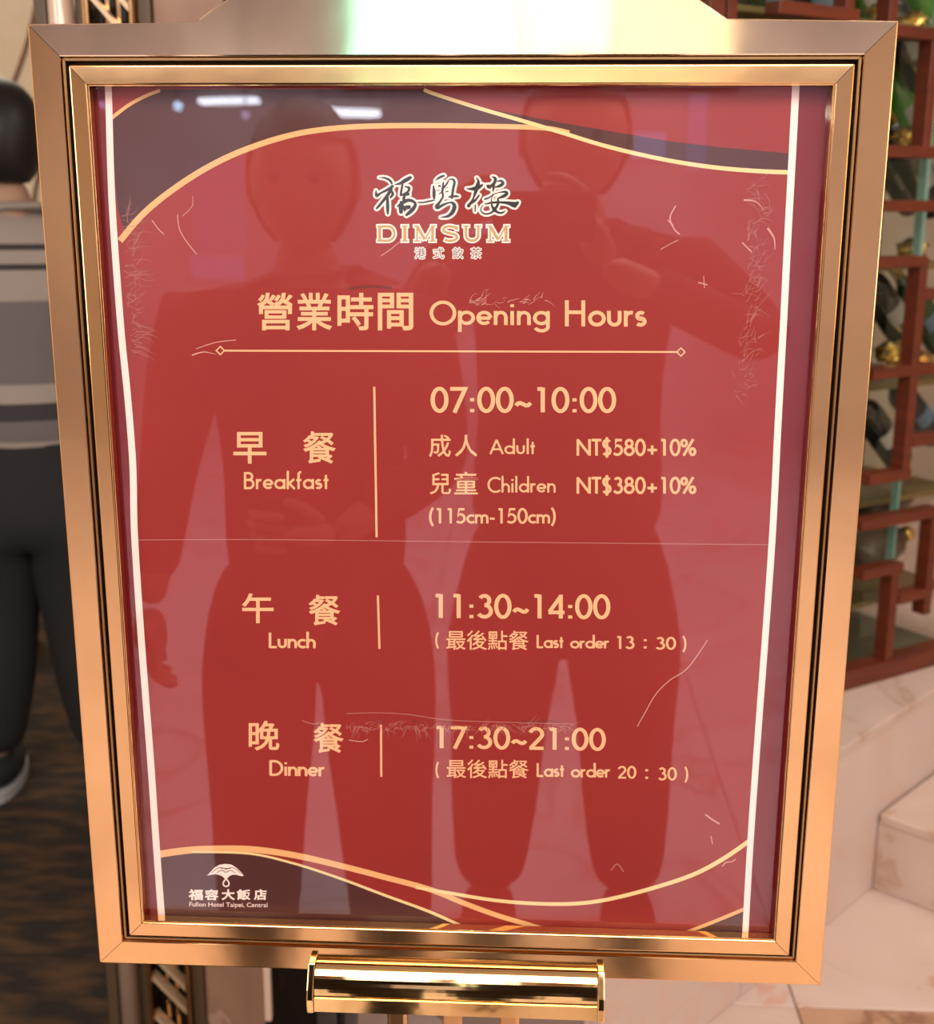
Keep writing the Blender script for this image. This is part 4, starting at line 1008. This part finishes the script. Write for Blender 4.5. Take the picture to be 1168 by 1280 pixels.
M_CHAR = mat('charcoal_cloth', (0.020, 0.017, 0.018), 0.9); M_SOLE = mat('pale_grey_sole', (0.42, 0.42, 0.43), 0.6)
legs = [((-.09, 0, .88), (-.105, .015, .48), (-.12, 0, .085)), ((.09, 0, .88), (.105, .015, .48), (.12, 0, .085))]
def down(s): return ((s * .175, 0, 1.375), (s * .235, -.02, 1.11), (s * .26, .05, .87))
# photographer: seen mirrored; the camera sits at the phone
xb = at(703, 900, 1.35).x
BY = -1.35
ph_l = Vector((CP.x - xb, CP.y - 0.03 - BY, CP.z)); k_ = 1.0
ph = ph_l / k_
armB = [((-.175, 0, 1.375), (-.27, .08, 1.20), (ph.x - .105, ph.y - .06, ph.z - .11)), ((.175, 0, 1.375), (.30, .07, 1.24), (ph.x + .12, ph.y - .06, ph.z - .11))]
person('person', (xb, BY, 0.012), 0.0, dict(arm=armB, leg=legs, sleeve=1, scale=k_, loose=1.1, hem=.84, hemw=.19, skin=M_SKIN, shirt=M_NAVY, pants=M_CHAR, shoe=M_BLKC, sole=M_BLKC, hair=M_HAIR,
       hand=[((.35, .25, .9), (0, .3, .95), (.6, -.2, -.1)), ((-.35, .25, .9), (0, .3, .95), (-.6, -.2, -.1))]),
       'person in dark clothes holding up a phone, right of the two mirrored figures', 1.2, 0.10)
pt = tag(empty('phone', (CP.x + 0.03, CP.y - 0.018, CP.z - 0.02)), 'black phone held up in both hands by the right mirrored figure', 'phone')
bxo('case', BLACK, pt, -.085, .075, -.008, 0, -.038, .038, .003); bxo('screen', mat('phone_screen', (.02, .02, .02), .1), pt, -.08, .07, -.0085, -.0081, -.034, .034)
xa = at(397, 850, 1.03).x
person('person', (xa, -1.03, 0.012), 0.0, dict(loose=1.1, arm=[down(-1), ((.165, 0, 1.375), (.20, .03, 1.12), (.06, .17, 1.04))], leg=legs, sleeve=1, scale=0.95, skin=M_SKIN, shirt=M_BLKC, pants=M_CHAR, shoe=M_BLKC, sole=M_BLKC, hair=M_HAIR,
       hand=[((0, .15, -1), (.2, 1, 0), (1, 0, -.1)), ((-1, .1, 0), (0, 0.2, 1), (0, -1, 0))]),
       'person in dark clothes with one arm hanging, left of the two mirrored figures', 1.12, -0.03)
# man at the left edge, seen from behind
def striped():
    m = mat('grey_striped_cloth', (0.10, 0.095, 0.10), 0.9); nt = m.node_tree; b = nt.nodes['Principled BSDF']
    tc = nt.nodes.new('ShaderNodeTexCoord'); sx = nt.nodes.new('ShaderNodeSeparateXYZ'); nt.links.new(tc.outputs['Object'], sx.inputs[0])
    r = nt.nodes.new('ShaderNodeValToRGB'); r.color_ramp.interpolation = 'CONSTANT'; mr = nt.nodes.new('ShaderNodeMapRange')
    mr.inputs['From Min'].default_value = 0.8; mr.inputs['From Max'].default_value = 1.5
    nt.links.new(sx.outputs['Z'], mr.inputs[0]); nt.links.new(mr.outputs[0], r.inputs[0])
    L_ = (0.33, 0.29, 0.26); D_ = (0.04, 0.038, 0.042); Mg = (0.15, 0.135, 0.135)
    st_ = [(0, Mg), (.10, L_), (.17, Mg), (.24, D_), (.30, L_), (.36, Mg), (.63, L_), (.73, D_), (.75, L_), (.79, D_), (.81, L_)]
    e_ = r.color_ramp.elements; e_[0].color = (*Mg, 1); e_[1].position = .10; e_[1].color = (*L_, 1)
    for p_, c_ in st_[2:]: q_ = e_.new(p_); q_.color = (*c_, 1)
    nt.links.new(r.outputs[0], b.inputs['Base Color']); return m
mf = fl(62, 985, 0.016)
mx = at(0, 170, mf.y).x
man = person('person', (mx, mf.y, 0.016), math.radians(10), dict(loose=1.4, hem=.86, hemw=.17, arm=[down(-1), ((.185, 0, 1.375), (.19, .14, 1.13), (.02, .28, 1.08))], leg=legs, sleeve=1, scale=1.015, skin=M_SKIN, shirt=striped(), pants=M_BLKC, shoe=M_BLKC, sole=M_SOLE, hair=M_HAIR,
       hand=[((0, .15, -1), (.2, 1, 0), (1, 0, -.1)), ((0, .15, -1), (-.2, 1, 0), (-1, 0, -.1))]),
       'person at the left edge seen from behind in a grey striped shirt and black trousers', 1.12, 0.06)
# yellow floor sign behind the man
ys_ = at(6, 735, 2.9); yf = tag(empty('floor_sign', (ys_.x - 0.06, 2.9, 0.016), 0.3), 'yellow folding floor sign beyond the person at the left edge', 'sign')
M_YEL = mat('yellow_plastic', (0.75, 0.60, 0.04), 0.45)
for s in (-1, 1):
    M_ = Matrix.Rotation(s * 0.2, 4, 'X'); b = bmesh.new(); box(b, -.14, .14, -.006, .006, -0.60, 0.0, .004, 2, Matrix.Translation((0, 0, .60)) @ M_)
    obj('panel', b, M_YEL, yf)
